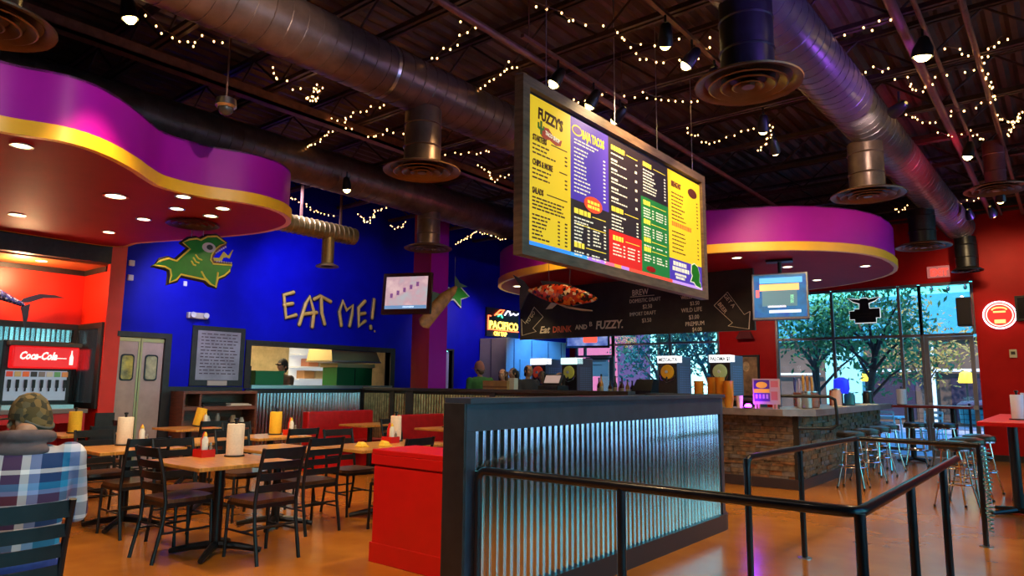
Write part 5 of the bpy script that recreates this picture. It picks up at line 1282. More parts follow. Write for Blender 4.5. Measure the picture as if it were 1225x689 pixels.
# liquor bottles on the back counter
LQ = [(-7.98, .30, (.10, .03, .01)), (-7.84, .36, (.55, .22, .03)), (-7.70, .26, (.06, .02, .01)), (-7.58, .33, (.02, .03, .015)), (-7.46, .24, (.30, .18, .06)), (-7.34, .30, (.08, .015, .01)), (-7.22, .27, (.40, .20, .05)), (-7.10, .25, (.03, .02, .02))]
pl = ['first bottle from the left, right of the second drink machine', 'tall amber bottle, second from the left', 'small dark bottle, third from the left', 'greenish black bottle, fourth from the left', 'short tan bottle, fifth from the left', 'dark red bottle, sixth from the left', 'light amber bottle, seventh from the left', 'black bottle beside the cash register']
for (x, h, c), lb in zip(LQ, pl):
    t = thing('liquor_bottle', 'liquor on the back counter: ' + lb, 'bottle', (x, 12.82 + random.uniform(-.06, .1), 1.18), 0, 'liquor bottles on the back counter')
    h *= 1.25
    MB().lathe([(.04, 0), (.045, .01), (.045, h * .55), (.018, h * .72), (.016, h * .92)], 16).build('bottle_body', mat('bottle_%.2f_%.2f' % (c[0], c[1]), c, .08, spec=.7), t, True)
    MB().lathe([(.019, h * .9), (.019, h), (.001, h)], 12).build('cap', BLK, t, True)
    MB().lathe([(.0465, h * .18), (.0465, h * .42)], 16, None, False).build('bottle_label', mat('label_cream', (.45, .36, .22), .6), t, True)
# cash register
t = thing('cash_register', 'black cash register between the bottles and the orange drum machine', 'cash register', (-6.78, 12.75, 1.18))
MB().box(-.22, -.2, 0, .22, .22, .12, .006).build('drawer', BLK, t); MB().loft([[(-.22, -.18, .12), (.22, -.18, .12), (.22, .2, .12), (-.22, .2, .12)], [(-.19, -.02, .34), (.19, -.02, .34), (.19, .18, .34), (-.19, .18, .34)]]).build('keyboard_body', BLK, t); MB().box(-.2, -.205, .02, .2, -.2, .035).build('drawer_edge', STEEL, t)
# orange cup stacks on the bar front
ORC = mat('orange_cup', (.72, .30, .03), .45)
for k, (x, y, n) in enumerate(((-4.42, 10.0, 5), (-4.25, 10.1, 6), (-4.08, 9.98, 6), (-3.92, 9.90, 5))):
    for i in range(n):
        o = MB().lathe([(.055, 0), (.074, .16), (.079, .165), (.074, .163), (.053, .004), (.001, .004)], 18, None, False).build('plastic_cup', ORC, None, True, loc=(x, y, 1.09 + .055 * i))
        tag(o, 'orange plastic cup, %s in the %s nested stack on the bar' % (['lowest', 'second', 'third', 'fourth', 'fifth', 'topmost'][i if i < n - 1 else 5], ['leftmost', 'second', 'third', 'rightmost'][k]), 'cup', 'stacked orange cups')
o = MB().lathe([(.035, 0), (.05, .17), (.052, .175), (.048, .17), (.034, .005), (.001, .005)], 20, None, False).build('plastic_cup', mat('pale_cup', (.65, .5, .42), .5), None, True, loc=(-3.74, 9.84, 1.09)); tag(o, 'pale upright cup right of the orange cup stacks', 'cup')
# promo sign on the bar
t = thing('promo_sign', 'framed purple and yellow beer sign standing on the bar top', 'sign', (-3.40, 9.98, 1.09))
FP = ((0, 0, 0), (1, 0, 0), (0, 0, 1), (0, -1, 0))
MB().box(-.19, -.01, .06, .19, .015, .42).build('board', mat('promo_mauve', (.42, .30, .30), .5), t)
b = MB().rect(FP, -.17, .10, .05, .40, .01, .014).build('purple_panel', mat('promo_purple', (.07, .02, .25), .5), t)
MB().rect(FP, -.17, .22, .05, .275, .014, .017).build('yellow_band', YELP, b)
MB().disc(FP, -.06, .33, .08, .045, .014, .018).build('yellow_emblem', YELP, b)
m = MB(); words(m, 0, 0, 0, 0)
for i in range(4): m.rect(FP, -.15 + .05 * i, .14, -.12 + .05 * i, .20, .014, .017)
m.build('promo_lettering', mat('promo_pink', (.45, .25, .6), .5), b)
m = MB(); m.rect(FP, .07, .30, .17, .39, .01, .013).rect(FP, .07, .12, .16, .24, .01, .013); m.build('side_print', mat('promo_red', (.45, .12, .12), .6), t)
for s in (-.15, -.11, .10, .14): MB().box(s - .012, -.02, 0, s + .012, .02, .06).build('leg', mat('promo_leg', (.55, .25, .2), .5), t)
# framed picture on the red wall behind
t = thing('framed_picture', 'dark framed portrait poster on the red wall behind the rightmost drink machine', 'picture', (-6.10, FY, 1.75))
MB().box(-.30, -.04, -.62, .30, -.002, .40).build('frame', BLKW, t)
k = MB().box(-.25, -.045, -.57, .25, -.04, .35).build('print', mat('poster_brown', (.40, .19, .08), .5, noise=.6, nscale=5), t)
MB().disc(((0, 0, 0), (1, 0, 0), (0, 0, 1), (0, -1, 0)), -.02, .12, .09, .12, .045, .049).build('printed_face', mat('poster_face', (.75, .42, .20), .6, noise=.4, nscale=12), k)
t = thing('wall_sconce', 'small maroon wall lamp shade on the red wall under the chalkboard end', 'wall lamp', (-6.1, FY, 2.62))
MB().loft([[(-.20, -.02, -.08), (.20, -.02, -.08), (.20, -.2, -.08), (-.20, -.2, -.08)], [(-.12, -.02, .1), (.12, -.02, .1), (.12, -.12, .1), (-.12, -.12, .1)]]).build('shade', mat('maroon_shade', (.13, .01, .012), .5), t)
# beer taps and clutter on the right hand bar run
t = thing('beer_tap_tower', 'beer tap tower with tall wooden handles on the bar', 'beer tap', (-3.35, 11.6, 1.09))
MB().box(-.16, -.06, 0, .16, .06, .22, .01).build('tower', mat('tap_tower', (.20, .07, .03), .35, .3), t)
for i, (c, h) in enumerate((((.05, .06, .25), .24), ((.35, .3, .5), .22), ((.55, .28, .06), .28), ((.40, .16, .03), .26), ((.50, .24, .05), .25))):
    x = -.13 + .065 * i
    MB().tube([(x, -.06, .12), (x, -.10, .10), (x, -.10, .05)], .009, 8).build('faucet', CHROME, t, True)
    MB().lathe([(.010, .22), (.018, .26), (.024, .22 + h * .7), (.016, .22 + h), (.001, .22 + h)], 12, Matrix.Translation((x, -.04, 0))).build('tap_handle', mat('tap_%d' % i, c, .4, noise=.3), t, True)
CL = [('water_pitcher', 'clear grey pitcher beside the promo sign', 'pitcher', (-3.02, 10.55), .075, .24, mat('grey_glass', (.25, .26, .28), .1, .3)),
      ('ice_bucket', 'brown wooden bucket on the bar near the taps', 'bucket', (-3.10, 11.05), .12, .24, WOODC),
      ('drinking_glass', 'pale glass left of the taps', 'glass', (-3.22, 10.9), .04, .15, mat('pale_glass', (.4, .4, .42), .1, .2)),
      ('menu_holder', 'pale pink jar on the bar beyond the bucket', 'jar', (-3.05, 12.3), .08, .28, mat('pink_jar', (.55, .32, .28), .5)),
      ('condiment_jar', 'teal jar on the bar in front of the blue lamp', 'jar', (-3.06, 13.2), .09, .22, mat('teal_jar', (.02, .14, .18), .3)),
      ('straw_cup', 'black straw cup near the end of the bar', 'cup', (-3.0, 14.3), .09, .24, BLK),
      ('sauce_bottle', 'red brown sauce bottle beside the blue lamp', 'bottle', (-3.20, 12.6), .04, .26, mat('sauce_brown', (.30, .05, .02), .2))]
for n, lb, c, (x, y), r, h, m in CL:
    t = thing(n, lb, c, (x, y, 1.09))
    MB().lathe([(r * .85, 0), (r, .01), (r, h * .75), (r * .8, h * .9), (r * .82, h)], 18).build('body', m, t, True)
    MB().lathe([(r * .86, h * .96), (r * .86, h * 1.02), (.001, h * 1.03)], 16).build('rim', STEEL, t, True)
t = thing('blue_lamp', 'glowing cobalt blue table lamp shade on the bar before the window', 'lamp', (-3.12, 12.95, 1.09))
MB().lathe([(.06, 0), (.06, .02), (.02, .04), (.02, .22)], 16).build('base', BLK, t, True); MB().lathe([(.10, .20), (.13, .28), (.12, .44), (.04, .48)], 20).build('shade', mat('cobalt_shade', (.01, .02, .6), .3, emit=.6), t, True)
for k, (x, y) in enumerate(((-2.95, 12.1), (-2.98, 13.5), (-2.92, 14.0))):
    o = MB().box(-.12, -.09, 0, .12, .09, .006 + .003 * k).box(-.10, -.07, .006, .11, .08, .012 + .003 * k).build('paper_menu', mat('cream_paper', (.75, .68, .55), .8), None, loc=(x, y, 1.09)); o.rotation_euler.z = .4 * k
    tag(o, 'loose paper menus on the right bar run, %s lot' % ['nearest', 'middle', 'farthest'][k], 'paper')
# walk-in cooler behind, grey end and lit side
t = thing('cooler_box', 'tall grey walk in cooler whose long side glows blue', 'cooler', (-10.85, 14.0, 0))
MB().box(-.41, -1.3, 0, .43, 1.2, 2.50, .01).build('cabinet', mat('cooler_panel', (.36, .31, .25), .5, noise=.1, nscale=3), t)
m = MB()
for y in (-1.0, -.3, .4, .98): m.box(.43, y - .012, 0, .437, y + .012, 2.48)
m.box(-.05, -1.307, 0, -.03, -1.30, 2.48); m.build('panel_seam', mat('seam_dark', (.05, .05, .08), .5), t)
k = MB().box(.43, -.78, .1, .45, -.38, 2.0, .006).build('cooler_door', mat('cooler_panel', (.34, .33, .36), .5), t); MB().tube([(.47, -.44, .95), (.49, -.44, 1.0), (.49, -.44, 1.25), (.47, -.44, 1.3)], .012, 8).build('handle', CHROME, k, True)
# small terminal and box on the far half wall side
t = thing('order_terminal', 'dark order terminal with a lit screen on a stand behind the half wall', 'terminal', (-7.55, 10.6, 0))
MB().box(-.2, -.2, 0, .2, .2, 1.30).build('pedestal', BLKW, t); MB().box(-.22, -.18, 1.30, .22, .18, 1.38, .006).build('base', BLK, t)
M = Matrix.Translation((0, -.02, 1.47)) @ Matrix.Rotation(-.5, 4, 'X'); MB().box(-.2, -.02, -.13, .2, .02, .13, .006, M).build('screen_housing', BLK, t); MB().box(-.17, -.024, -.06, .17, -.02, .10, 0, M).build('screen', mat('terminal_screen', (.4, .3, .28), .3, emit=.3), t)
t = thing('takeout_box_stack', 'tan takeout carton on a shelf behind the far half wall', 'box', (-8.35, 10.1, 0)); MB().box(-.45, -.15, 0, .30, .15, 1.30).build('stand', BLKW, t)
MB().box(-.40, -.13, 1.30, .20, .13, 1.46, .006).build('carton', mat('kraft', (.50, .25, .09), .7, noise=.2), t); MB().box(-.4, -.132, 1.33, .2, -.13, 1.36).build('carton_print', mat('kraft_dark', (.25, .10, .04), .7), t)
o = MB().box(-.07, -.06, 0, .07, .06, .21, .006).build('napkin_box', mat('cream_box', (.7, .6, .5), .6), None, loc=(-8.11, 10.1, 1.30)); tag(o, 'cream upright box beside the tan takeout carton', 'box')

# ------------------------------------------------------------------ KITCHEN CONTENTS
t = thing('prep_table', 'steel prep table seen through the kitchen hatch', 'table', (-12.6, 7.9, 0))
MB().box(-.35, -1.1, .86, .35, 1.1, .90).build('top', STEEL, t)
for a in (-.3, .3):
    for b in (-1.0, 1.0): MB().tube([(a, b, 0), (a, b, .86)], .02, 8).build('leg', STEEL, t, True)
GB = mat('green_bin', (.01, .16, .04), .45)
def kbox(name, label, cat, loc, w, d, h, m, lip=True):
    t = thing(name, label, cat, loc); MB().box(-d / 2, -w / 2, 0, d / 2, w / 2, h, .01).build('body', m, t)
    if lip: MB().box(-d / 2 - .01, -w / 2 - .01, h - .03, d / 2 + .01, w / 2 + .01, h).build('rim', m, t)
    return t
kbox('storage_bin', 'large green bin on the ledge at the left of the kitchen hatch', 'bin', (WX - .30, 7.15, 1.34), .58, .22, .26, GB)
t = kbox('pass_shelf', 'shelf carrying the bins behind the kitchen hatch', 'shelf', (WX - .32, 8.2, 1.30), 3.1, .26, .04, STEEL, False)
MB().box(-.1, -1.5, -1.3, .1, -1.4, 0).box(-.1, 1.4, -1.3, .1, 1.5, 0).build('support', STEEL, t)
o = MB().box(-.06, -.05, 0, .06, .05, .34, .005).build('dark_canister', BLK, None, loc=(WX - .28, 6.74, 1.34)); tag(o, 'black canister at the left edge of the kitchen hatch', 'canister')
t = kbox('green_cupboard', 'green double cupboard at the right of the kitchen hatch', 'cupboard', (-12.3, 9.55, 0), .95, .5, 1.72, GB, False)
MB().box(.25, -.01, .1, .256, .01, 1.7).build('door_gap', BLK, t); MB().box(-.3, -.5, 1.72, .3, .5, 1.80).build('top', mat('cream_hood', (.62, .48, .22), .4), t)
t = thing('extractor_hood', 'cream extractor hood above the green cupboard', 'hood', (-12.4, 9.5, 1.86))
MB().loft([[(-.5, -.6, 0), (.4, -.6, 0), (.4, .7, 0), (-.5, .7, 0)], [(-.5, -.5, .5), (.2, -.5, .5), (.2, .6, .5), (-.5, .6, .5)]]).build('canopy', mat('cream_hood', (.62, .48, .22), .4), t); MB().box(-.5, -.62, -.03, .42, .72, 0).build('rim', STEEL, t)
t = thing('kitchen_rack', 'brightly lit white rack stacked with cartons in the kitchen', 'rack', (-13.6, 9.55, 0))
m = MB(); m.box(-.2, -.5, 0, -.17, .5, 2.3); 
for z in (.6, 1.1, 1.45, 1.72, 2.0): m.box(-.17, -.5, z, .25, .5, z + .03)
m.build('shelves', mat('rack_white', (.8, .85, .9), .5, emit=.12), t)  # faint glow added so the white shelves look brightly lit
for i, (y, z, c) in enumerate(((-.2, 1.48, (.5, .25, .1)), (.1, 1.48, (.6, .45, .25)), (-.1, 1.75, (.55, .2, .1)), (.2, 1.75, (.5, .4, .3)), (.0, 1.13, (.4, .2, .1)))):
    o = MB().box(-.12, -.13, 0, .18, .13, .18, .004).build('carton', mat('carton_%d' % i, c, .7), None, loc=(-13.6, 9.55 + y, z)); tag(o, ['brown carton on the third rack shelf, left', 'tan carton on the third rack shelf, right', 'red brown carton on the fourth rack shelf, left', 'beige carton on the fourth rack shelf, right', 'dark brown carton on the second rack shelf'][i], 'carton', 'cartons on the kitchen rack')
for k, y in enumerate((6.9, 7.6, 8.4)):
    t = thing('kitchen_light', 'ceiling light panel over the kitchen, %s one' % ['left', 'middle', 'right'][k], 'ceiling light', (-12.7, y, 2.69))
    MB().box(-.3, -.15, -.03, .3, .15, 0).build('frame', STEEL, t); MB().box(-.28, -.13, -.04, .28, .13, -.03).build('diffuser', glow('kitchen_panel', (1, .82, .5), 1.6), t)
    l = lamp('AREA', (-12.7, y, 2.62), 9, (1, .80, .48)); l.data.size = .5
# ------------------------------------------------------------------ PEOPLE
SKIN = mat('skin', (.52, .26, .16), .5, noise=.1, nscale=20); SKIN2 = mat('skin_tan', (.42, .20, .11), .5, noise=.1, nscale=20)
def ring(c, rx, ry, ax=None, n=20):
    c = Vector(c); return [c + Vector((rx * math.cos(2 * PI * j / n), ry * math.sin(2 * PI * j / n), 0)) for j in range(n)]
def hand(mb, w, d, up, s):
    """palm and five bent fingers from wrist w along d; up = back of the hand; s = thumb side sign"""
    w = Vector(w); d = Vector(d).normalized(); up = Vector(up).normalized(); sd = d.cross(up).normalized() * s
    mb.tube([w - d * .02, w + d * .03, w + d * .085], [.027, .034, .034], 10)
    for i, L in enumerate((.068, .078, .072, .056)):
        b = w + d * .08 + sd * (.027 - .018 * i)
        mb.tube([b, b + d * L * .5 - up * .004, b + d * L * .8 - up * .022, b + d * L * .9 - up * .040], [.0095, .009, .0085, .007], 8)
    b = w + d * .02 + sd * .028
    mb.tube([b, b + sd * .022 + d * .028, b + sd * .026 + d * .058 - up * .008], [.013, .011, .0085], 8)
def head_fill(mb, M, k=1.0):
    mb.ball((0, -.008, .022), .076, .096, .092, 20, 14, M).ball((0, .022, -.045), .060, .068, .068, 16, 12, M)
    mb.ball((0, .050, -.088), .030, .028, .022, 12, 8, M)                              # chin
    mb.ball((0, .086, .022), .052, .016, .014, 12, 8, M)                               # brow
    mb.ball((0, .098, -.022), .0125, .020, .026, 10, 8, M).ball((0, .103, -.034), .017, .015, .012, 10, 8, M)   # nose
    mb.ball((0, .084, -.062), .026, .012, .008, 10, 6, M)                              # lips
    for s in (-1, 1): mb.ball((.078 * s, -.005, -.012), .011, .020, .032, 10, 8, M).ball((.045 * s, .062, -.03), .024, .022, .022, 10, 8, M)
def person(label, loc, rz, H=1.72, sit=False, shirt=None, trousers=None, hair=None, skin=SKIN, hairlen=.5, turn=0, tilt=0, arms='down', vox=.009, cap=None, beard=None, seat=.475, hood=None, hunch=0, lean=.0, scale_w=1.0, hs=1.0, hands_to=None):
    t = thing('person', label, 'person', loc, rz)
    k = H / 1.72
    if sit: hz = seat + .075; tz = hz - .02 - .88 * k                 # shift so hips rest on the seat
    else: hz = .90 * k; tz = 0
    def z(v): return v * k + tz
    def yl(v): return lean * max(0, v - .9) / .5                        # forward lean with height
    w = scale_w
    tor = [(.86, .165, .115), (.95, .165, .12), (1.05, .16, .115), (1.15, .172, .12), (1.27, .192, .125), (1.35, .195, .115), (1.405, .16, .095), (1.44, .085, .07)]
    sh = Vector((.185 * w, yl(1.37), z(1.365) + hunch * .25)); 
    if arms == 'table': el = Vector((.232 * w, yl(1.3) + .13, z(1.365) - .27)); wr = Vector((.13, .50, seat + .335))
    elif arms == 'front': el = Vector((.22 * w, .05, z(1.09))); wr = Vector((.13, .26, z(1.08)))
    else: el = Vector((.225 * w, -.01, z(1.09))); wr = Vector((.215 * w, .06, z(.86)))
    hip = Vector((.09, 0, z(.87)))
    if sit: kn = Vector((.12, .42, hz - .02)); an = Vector((.12, .40, .08))
    else: kn = Vector((.10, .02, .49 * k)); an = Vector((.10, -.01, .08))
    mx = lambda p, s: Vector((p.x * s, p.y, p.z))
    hc = Vector((0, yl(1.6) + .025 + hunch, z(1.60) - hunch))
    HM = Matrix.Translation(hc) @ Matrix.Rotation(turn, 4, 'Z') @ Matrix.Rotation(tilt, 4, 'X') @ Matrix.Diagonal((k * hs, k * hs, k * hs, 1))
    def torso(mb, g, lo=.0):
        mb.loft([ring((0, yl(a), z(a)), rx * w + g, ry * (1 + .06 * (w - 1)) + g) for a, rx, ry in tor if a >= lo])
    def arm(mb, s, g, full=True):
        P = [mx(sh, s) + Vector((-.03 * s, 0, .0)), mx(sh, s) + Vector((.01 * s, 0, -.03)), mx(sh.lerp(el, .5), s), mx(el, s), mx(el.lerp(wr, .5), s), mx(wr, s)]
        r = [.055 + g, .056 + g, .047 + g, .040 + g, .036 + g, .026 + g]
        mb.tube(P, r, 12); mb.ball(mx(sh, s), .06 + g, .06 + g, .06 + g, 12, 8)
    def leg(mb, s, g, cut=1):
        P = [mx(hip, s) + Vector((0, 0, .03)), mx(hip, s).lerp(mx(kn, s), .5), mx(kn, s), mx(kn.lerp(an, .4), s), mx(an, s)]
        mb.tube(P, [.088 + g, .078 + g, .058 + g, .054 + g, .036 + g], 12); mb.ball(mx(kn, s), .058 + g, .058 + g, .058 + g, 12, 8)
    b = MB(); torso(b, 0)
    b.tube([(0, yl(1.42), z(1.40)), (0, yl(1.5) + .01, z(1.50)), hc + Vector((0, 0, -.04))], [.060, .046, .048], 14)
    head_fill(b, HM)
    for s in (-1, 1):
        arm(b, s, 0); leg(b, s, 0)
        d = (mx(wr, s) - mx(el, s)); hand(b, mx(wr, s), d, (0, 0, 1) if arms != 'down' else (s, 0, 0), -s if arms != 'down' else 1)
        b.tube([mx(an, s) + Vector((0, -.05, -.04)), mx(an, s) + Vector((0, .06, -.045)), mx(an, s) + Vector((0, .15, -.055))], [.036, .036, .022], 10)
    put('body', blob('body', b, vox, 3), skin, t)
    c = MB(); torso(c, .016, .85)
    for s in (-1, 1): arm(c, s, .014)
    put('shirt', blob('shirt', c, max(vox, .011), 5), shirt, t)
    c = MB()
    for s in (-1, 1): leg(c, s, .014)
    c.loft([ring((0, 0, z(a)), rx + .012, ry + .012) for a, rx, ry in ((.80, .14, .11), (.88, .168, .12), (.96, .166, .118))])
    put('trousers', blob('trousers', c, max(vox, .012), 4), trousers, t)
    for s in (-1, 1):
        q = mx(an, s); c = MB(); c.tube([q + Vector((0, -.06, -.035)), q + Vector((0, .05, -.035)), q + Vector((0, .17, -.05))], [.042, .045, .03], 12); c.box(q.x - .042, q.y - .10, .0, q.x + .042, q.y + .19, .025, .01)
        put('shoe', blob('shoe', c, .012, 2), BLK, t)
    for s in (-1, 1):
        e = MB().ball((.032 * s, .083, .002), .012, .010, .009, 12, 8, HM).build('eye', mat('eye_white', (.6, .58, .55), .2), t, True)
        MB().ball((.032 * s, .0915, .002), .0055, .003, .0055, 8, 6, HM).build('iris', mat('iris_brown', (.03, .015, .008), .2), e, True)
    if hair is not None:
        c = MB(); c.ball((0, -.012, .016), .084, .101, .092, 20, 14, HM).ball((0, -.066, -.07), .056, .052, .056, 14, 10, HM)
        if hairlen > .6:
            for s in (-1, 0, 1): c.tube([HM @ Vector((.06 * s, -.055, .05)), HM @ Vector((.07 * s, -.07, -.06)), HM @ Vector((.075 * s, -.06, -.06 - .2 * hairlen))], [.05, .045, .025], 10)
        me = blob('hair', c, .012, 2)
        put('hair', me, hair, t)
        inv = HM.inverted()                                    # keep the face clear of hair
        bm = bmesh.new(); bm.from_mesh(me)
        dead = [v for v in bm.verts if (lambda q: q.y > .055 - .0 * q.z and q.z < .062)(inv @ v.co)]
        bmesh.ops.delete(bm, geom=dead, context='VERTS'); bm.to_mesh(me); bm.free()
    if beard is not None:
        c = MB(); c.ball((0, .034, -.072), .062, .060, .050, 16, 10, HM).ball((0, .066, -.10), .034, .03, .03, 12, 8, HM)
        for s in (-1, 1): c.ball((.062 * s, .02, -.045), .016, .030, .045, 10, 8, HM)
        put('beard', blob('beard', c, .009, 2), beard, t)
    if cap is not None:
        c = MB(); prof = [(1.0, -.02), (1.0, .0), (.97, .035), (.86, .07), (.62, .104), (.30, .120), (.02, .124)]
        n = 24; rings_ = [[HM @ Vector((.093 * f * math.cos(2 * PI * j / n), -.012 + .112 * f * math.sin(2 * PI * j / n), h + .022 - .062 * (f * f) * max(0, -math.sin(2 * PI * j / n)))) for j in range(n)] for f, h in prof]
        c.loft(rings_); cp = c.build('cap', cap, t, True)
        L = []
        for i in range(13): a = PI * i / 12; L.append((.082 * math.cos(a), .070 + .105 * math.sin(a)))
        c = MB(); top = [HM @ Vector((x, y, .022 - .018 * ((y - .07) / .1) ** 2 - 2.2 * x * x)) for x, y in L]; bot = [p - Vector((0, 0, .006)) for p in top]
        c.loft([top, bot]); c.build('brim', cap, cp, True)
        c = MB().ball((0, -.006, .138), .010, .010, .006, 10, 6, HM); c.build('button', cap, cp, True)
        c = MB(); c.tube([HM @ Vector((.0925 * math.cos(a), -.012 + .1115 * math.sin(a), -.004 + .02 - .062 * max(0, -math.sin(a)))) for a in [R(200 + 140 * i / 14) for i in range(15)]], .007, 8); c.build('back_strap', mat('cap_band', (.09, .085, .07), .8), cp, True)
    if hood is not None:
        c = MB(); P = [Vector((.098 * math.cos(2 * PI * i / 24), yl(1.44) - .012 + .088 * math.sin(2 * PI * i / 24), z(1.475) + .012 * math.sin(2 * PI * i / 24 + PI))) for i in range(24)]
        c.tube(P, .030, 10, closed=True); c.ball((0, yl(1.44) - .085, z(1.42)), .11, .04, .04, 16, 10)
        put('hood_collar', blob('hood_collar', c, .011, 3), hood, t)
    return t
def plaid(name):
    m = bpy.data.materials.new(name); m.use_nodes = True; nt = m.node_tree; b = nt.nodes['Principled BSDF']
    tc = nt.nodes.new('ShaderNodeTexCoord'); sx = nt.nodes.new('ShaderNodeSeparateXYZ'); nt.links.new(tc.outputs['Object'], sx.inputs[0])
    def stripes(out, per, off, cols):
        a = nt.nodes.new('ShaderNodeMath'); a.operation = 'MULTIPLY_ADD'; a.inputs[1].default_value = 1 / per; a.inputs[2].default_value = off + 10; nt.links.new(out, a.inputs[0])
        f = nt.nodes.new('ShaderNodeMath'); f.operation = 'FRACT'; nt.links.new(a.outputs[0], f.inputs[0])
        r = nt.nodes.new('ShaderNodeValToRGB'); r.color_ramp.interpolation = 'CONSTANT'; e = r.color_ramp.elements
        for i, (p, c) in enumerate(cols):
            k = e[i] if i < 2 else e.new(p); k.position = p; k.color = (*c, 1)
        nt.links.new(f.outputs[0], r.inputs[0]); return r.outputs[0]
    W, MR, NV, TL, LB = (.92, .84, .84), (.13, .02, .04), (.004, .035, .14), (.01, .26, .52), (.28, .34, .62)
    v = stripes(sx.outputs[0], .34, .33, [(0, W), (.13, MR), (.34, W), (.44, LB), (.56, NV), (.80, TL), (.88, LB)])
    h = stripes(sx.outputs[2], .25, .02, [(0, NV), (.26, W), (.40, MR), (.56, LB), (.64, TL), (.76, NV), (.92, W)])
    mx = nt.nodes.new('ShaderNodeMix'); mx.data_type = 'RGBA'; mx.inputs[0].default_value = .5
    nt.links.new(v, mx.inputs[6]); nt.links.new(h, mx.inputs[7]); nt.links.new(mx.outputs[2], b.inputs['Base Color']); b.inputs['Roughness'].default_value = .85
    return m
CAMO = mosaic('camouflage', [(.10, .065, .02), (.20, .12, .04), (.05, .04, .02), (.13, .10, .05), (.26, .16, .06)], 38); CAMO.node_tree.nodes['Principled BSDF'].inputs['Roughness'].default_value = .9
JEANS = mat('blue_jeans', (.03, .05, .16), .8, noise=.2, nscale=30); DKT = mat('dark_trousers', (.02, .02, .025), .8)
person('person in blue and white plaid shirt and camouflage cap seated with back to us', (-3.77, 1.11, 0), R(70), 1.74, True, plaid('plaid_shirt'), mat('bright_blue_jeans', (.02, .06, .32), .8, noise=.2, nscale=30), mat('ginger_hair', (.16, .05, .015), .7), SKIN, .4, .95, 0, 'table', .007, CAMO, mat('ginger_beard', (.30, .09, .02), .8), .475, mat('grey_brown_hood', (.17, .11, .11), .95, noise=.2, nscale=20), .05, .10, 1.0, hs=.88)
HB = mat('dark_hair', (.02, .012, .008), .6); HBR = mat('brown_hair', (.10, .04, .015), .6)
person('person in a green jacket and pale cap standing behind the far half wall', (-9.30, 10.55, 0), R(70), 1.84, False, mat('green_jacket', (.04, .15, .03), .8, noise=.2), DKT, HBR, SKIN2, .4, .2, 0, 'front', .011, mat('pale_cap', (.30, .10, .08), .8), None, 0, None, 0, .05, 1.25)
person('person with loose brown hair standing right of the green jacket', (-9.35, 11.30, 0), R(190), 1.72, False, mat('black_top', (.02, .02, .03), .8), DKT, HBR, SKIN, 1.0, .2, 0, 'front', .011)
person('person with dark hair just behind the brown haired one near the column', (-9.50, 11.85, 0), R(165), 1.76, False, mat('maroon_top', (.12, .02, .02), .8), DKT, HB, SKIN2, .8, .0, 0, 'down', .011)
person('person in black with a white headband in front of the grey cooler end', (-8.72, 11.35, 0), R(240), 1.80, False, mat('black_top', (.02, .02, .03), .8), DKT, HB, SKIN2, .5, .2, 0, 'front', .011)
person('person in dark blue top standing before the blue lit cooler side', (-9.02, 12.25, 0), R(200), 1.70, False, mat('navy_top', (.02, .03, .10), .8), DKT, HB, SKIN2, .7, 0, 0, 'front', .011)
person('person with big dark curly hair right of the navy top, before the cooler', (-8.40, 12.05, 0), R(150), 1.66, False, mat('black_top', (.02, .02, .03), .8), DKT, mat('black_curls', (.015, .012, .012), .9, bump=.6, bscale=30), SKIN2, .9, 0, 0, 'front', .011)
person('kitchen worker in dark cap and pale apron seen through the hatch', (-12.22, 7.90, 0), R(200), 1.84, False, mat('cook_dark_shirt', (.10, .05, .03), .8), DKT, HB, SKIN2, .4, 0, .2, 'front', .011, mat('cook_cap', (.03, .025, .02), .8))

# ------------------------------------------------------------------ OUTSIDE THE WINDOWS
o = MB().box(-70, FY + .16, -.12, 40, 70, -.02).build('patio_ground', mat('patio_concrete', (.42, .36, .40), .8, noise=.15, nscale=2)); o['kind'] = 'structure'
o = MB().box(RX + .16, -30, -.12, 40, FY + .15, -.02).build('side_ground', mat('side_paving', (.60, .60, .64), .8, noise=.2, nscale=2)); o['kind'] = 'structure'  # unseen paving, made pale so the corrugated metal reflects brighter
t = thing('storefront_building', 'teal topped brown storefront building across the patio', 'building', (-2.0, 31.0, 0))
MB().box(-9.0, 0, 0, 12, 6, 3.3).build('wall', mat('storefront_brown', (.085, .045, .03), .7, noise=.5, nscale=.8), t)
MB().box(-9.2, -.3, 3.3, 12.2, 6, 5.0).build('fascia', mat('fascia_teal', (.02, .26, .42), .5, noise=.1), t)
m = MB()
m.box(-5.2, -.35, 2.02, 12, -.2, 2.12).box(-9, -.32, 1.9, -6.2, -.2, 1.98)
for a in (-8.4, -2.2, .9, 3.8): m.box(a, -.3, 0, a + .14, -.15, 3.3)
m.build('white_trim', mat('white_trim', (.75, .78, .75), .6), t)
for a in (-4.9, -1.6, 1.5): MB().box(a, -.06, .2, a + 2.1, -.01, 1.8).build('window', mat('shop_window', (.04, .03, .05), .1), t)
MB().box(-5.9, -.6, 0, -4.55, -.02, 3.0).build('pillar', mat('cyan_pillar', (.30, .72, .75), .6), t)
t = thing('pink_building', 'pink building wall seen through the windows behind the bar', 'building', (-16.2, 26.0, 0))
MB().box(-1.6, 0, 0, 1.05, 3, 4.0).build('wall', mat('pink_wall', (.48, .08, .15), .7), t); MB().box(-1.7, -.1, 4.0, 1.15, 3, 4.4).build('parapet', mat('pale_parapet', (.55, .75, .78), .7), t)
m = MB()
for a in (-1.1, .2): m.box(a, -.03, 1.0, a + .7, -.005, 2.4)
m.build('window', mat('shop_window', (.04, .03, .05), .1), t)
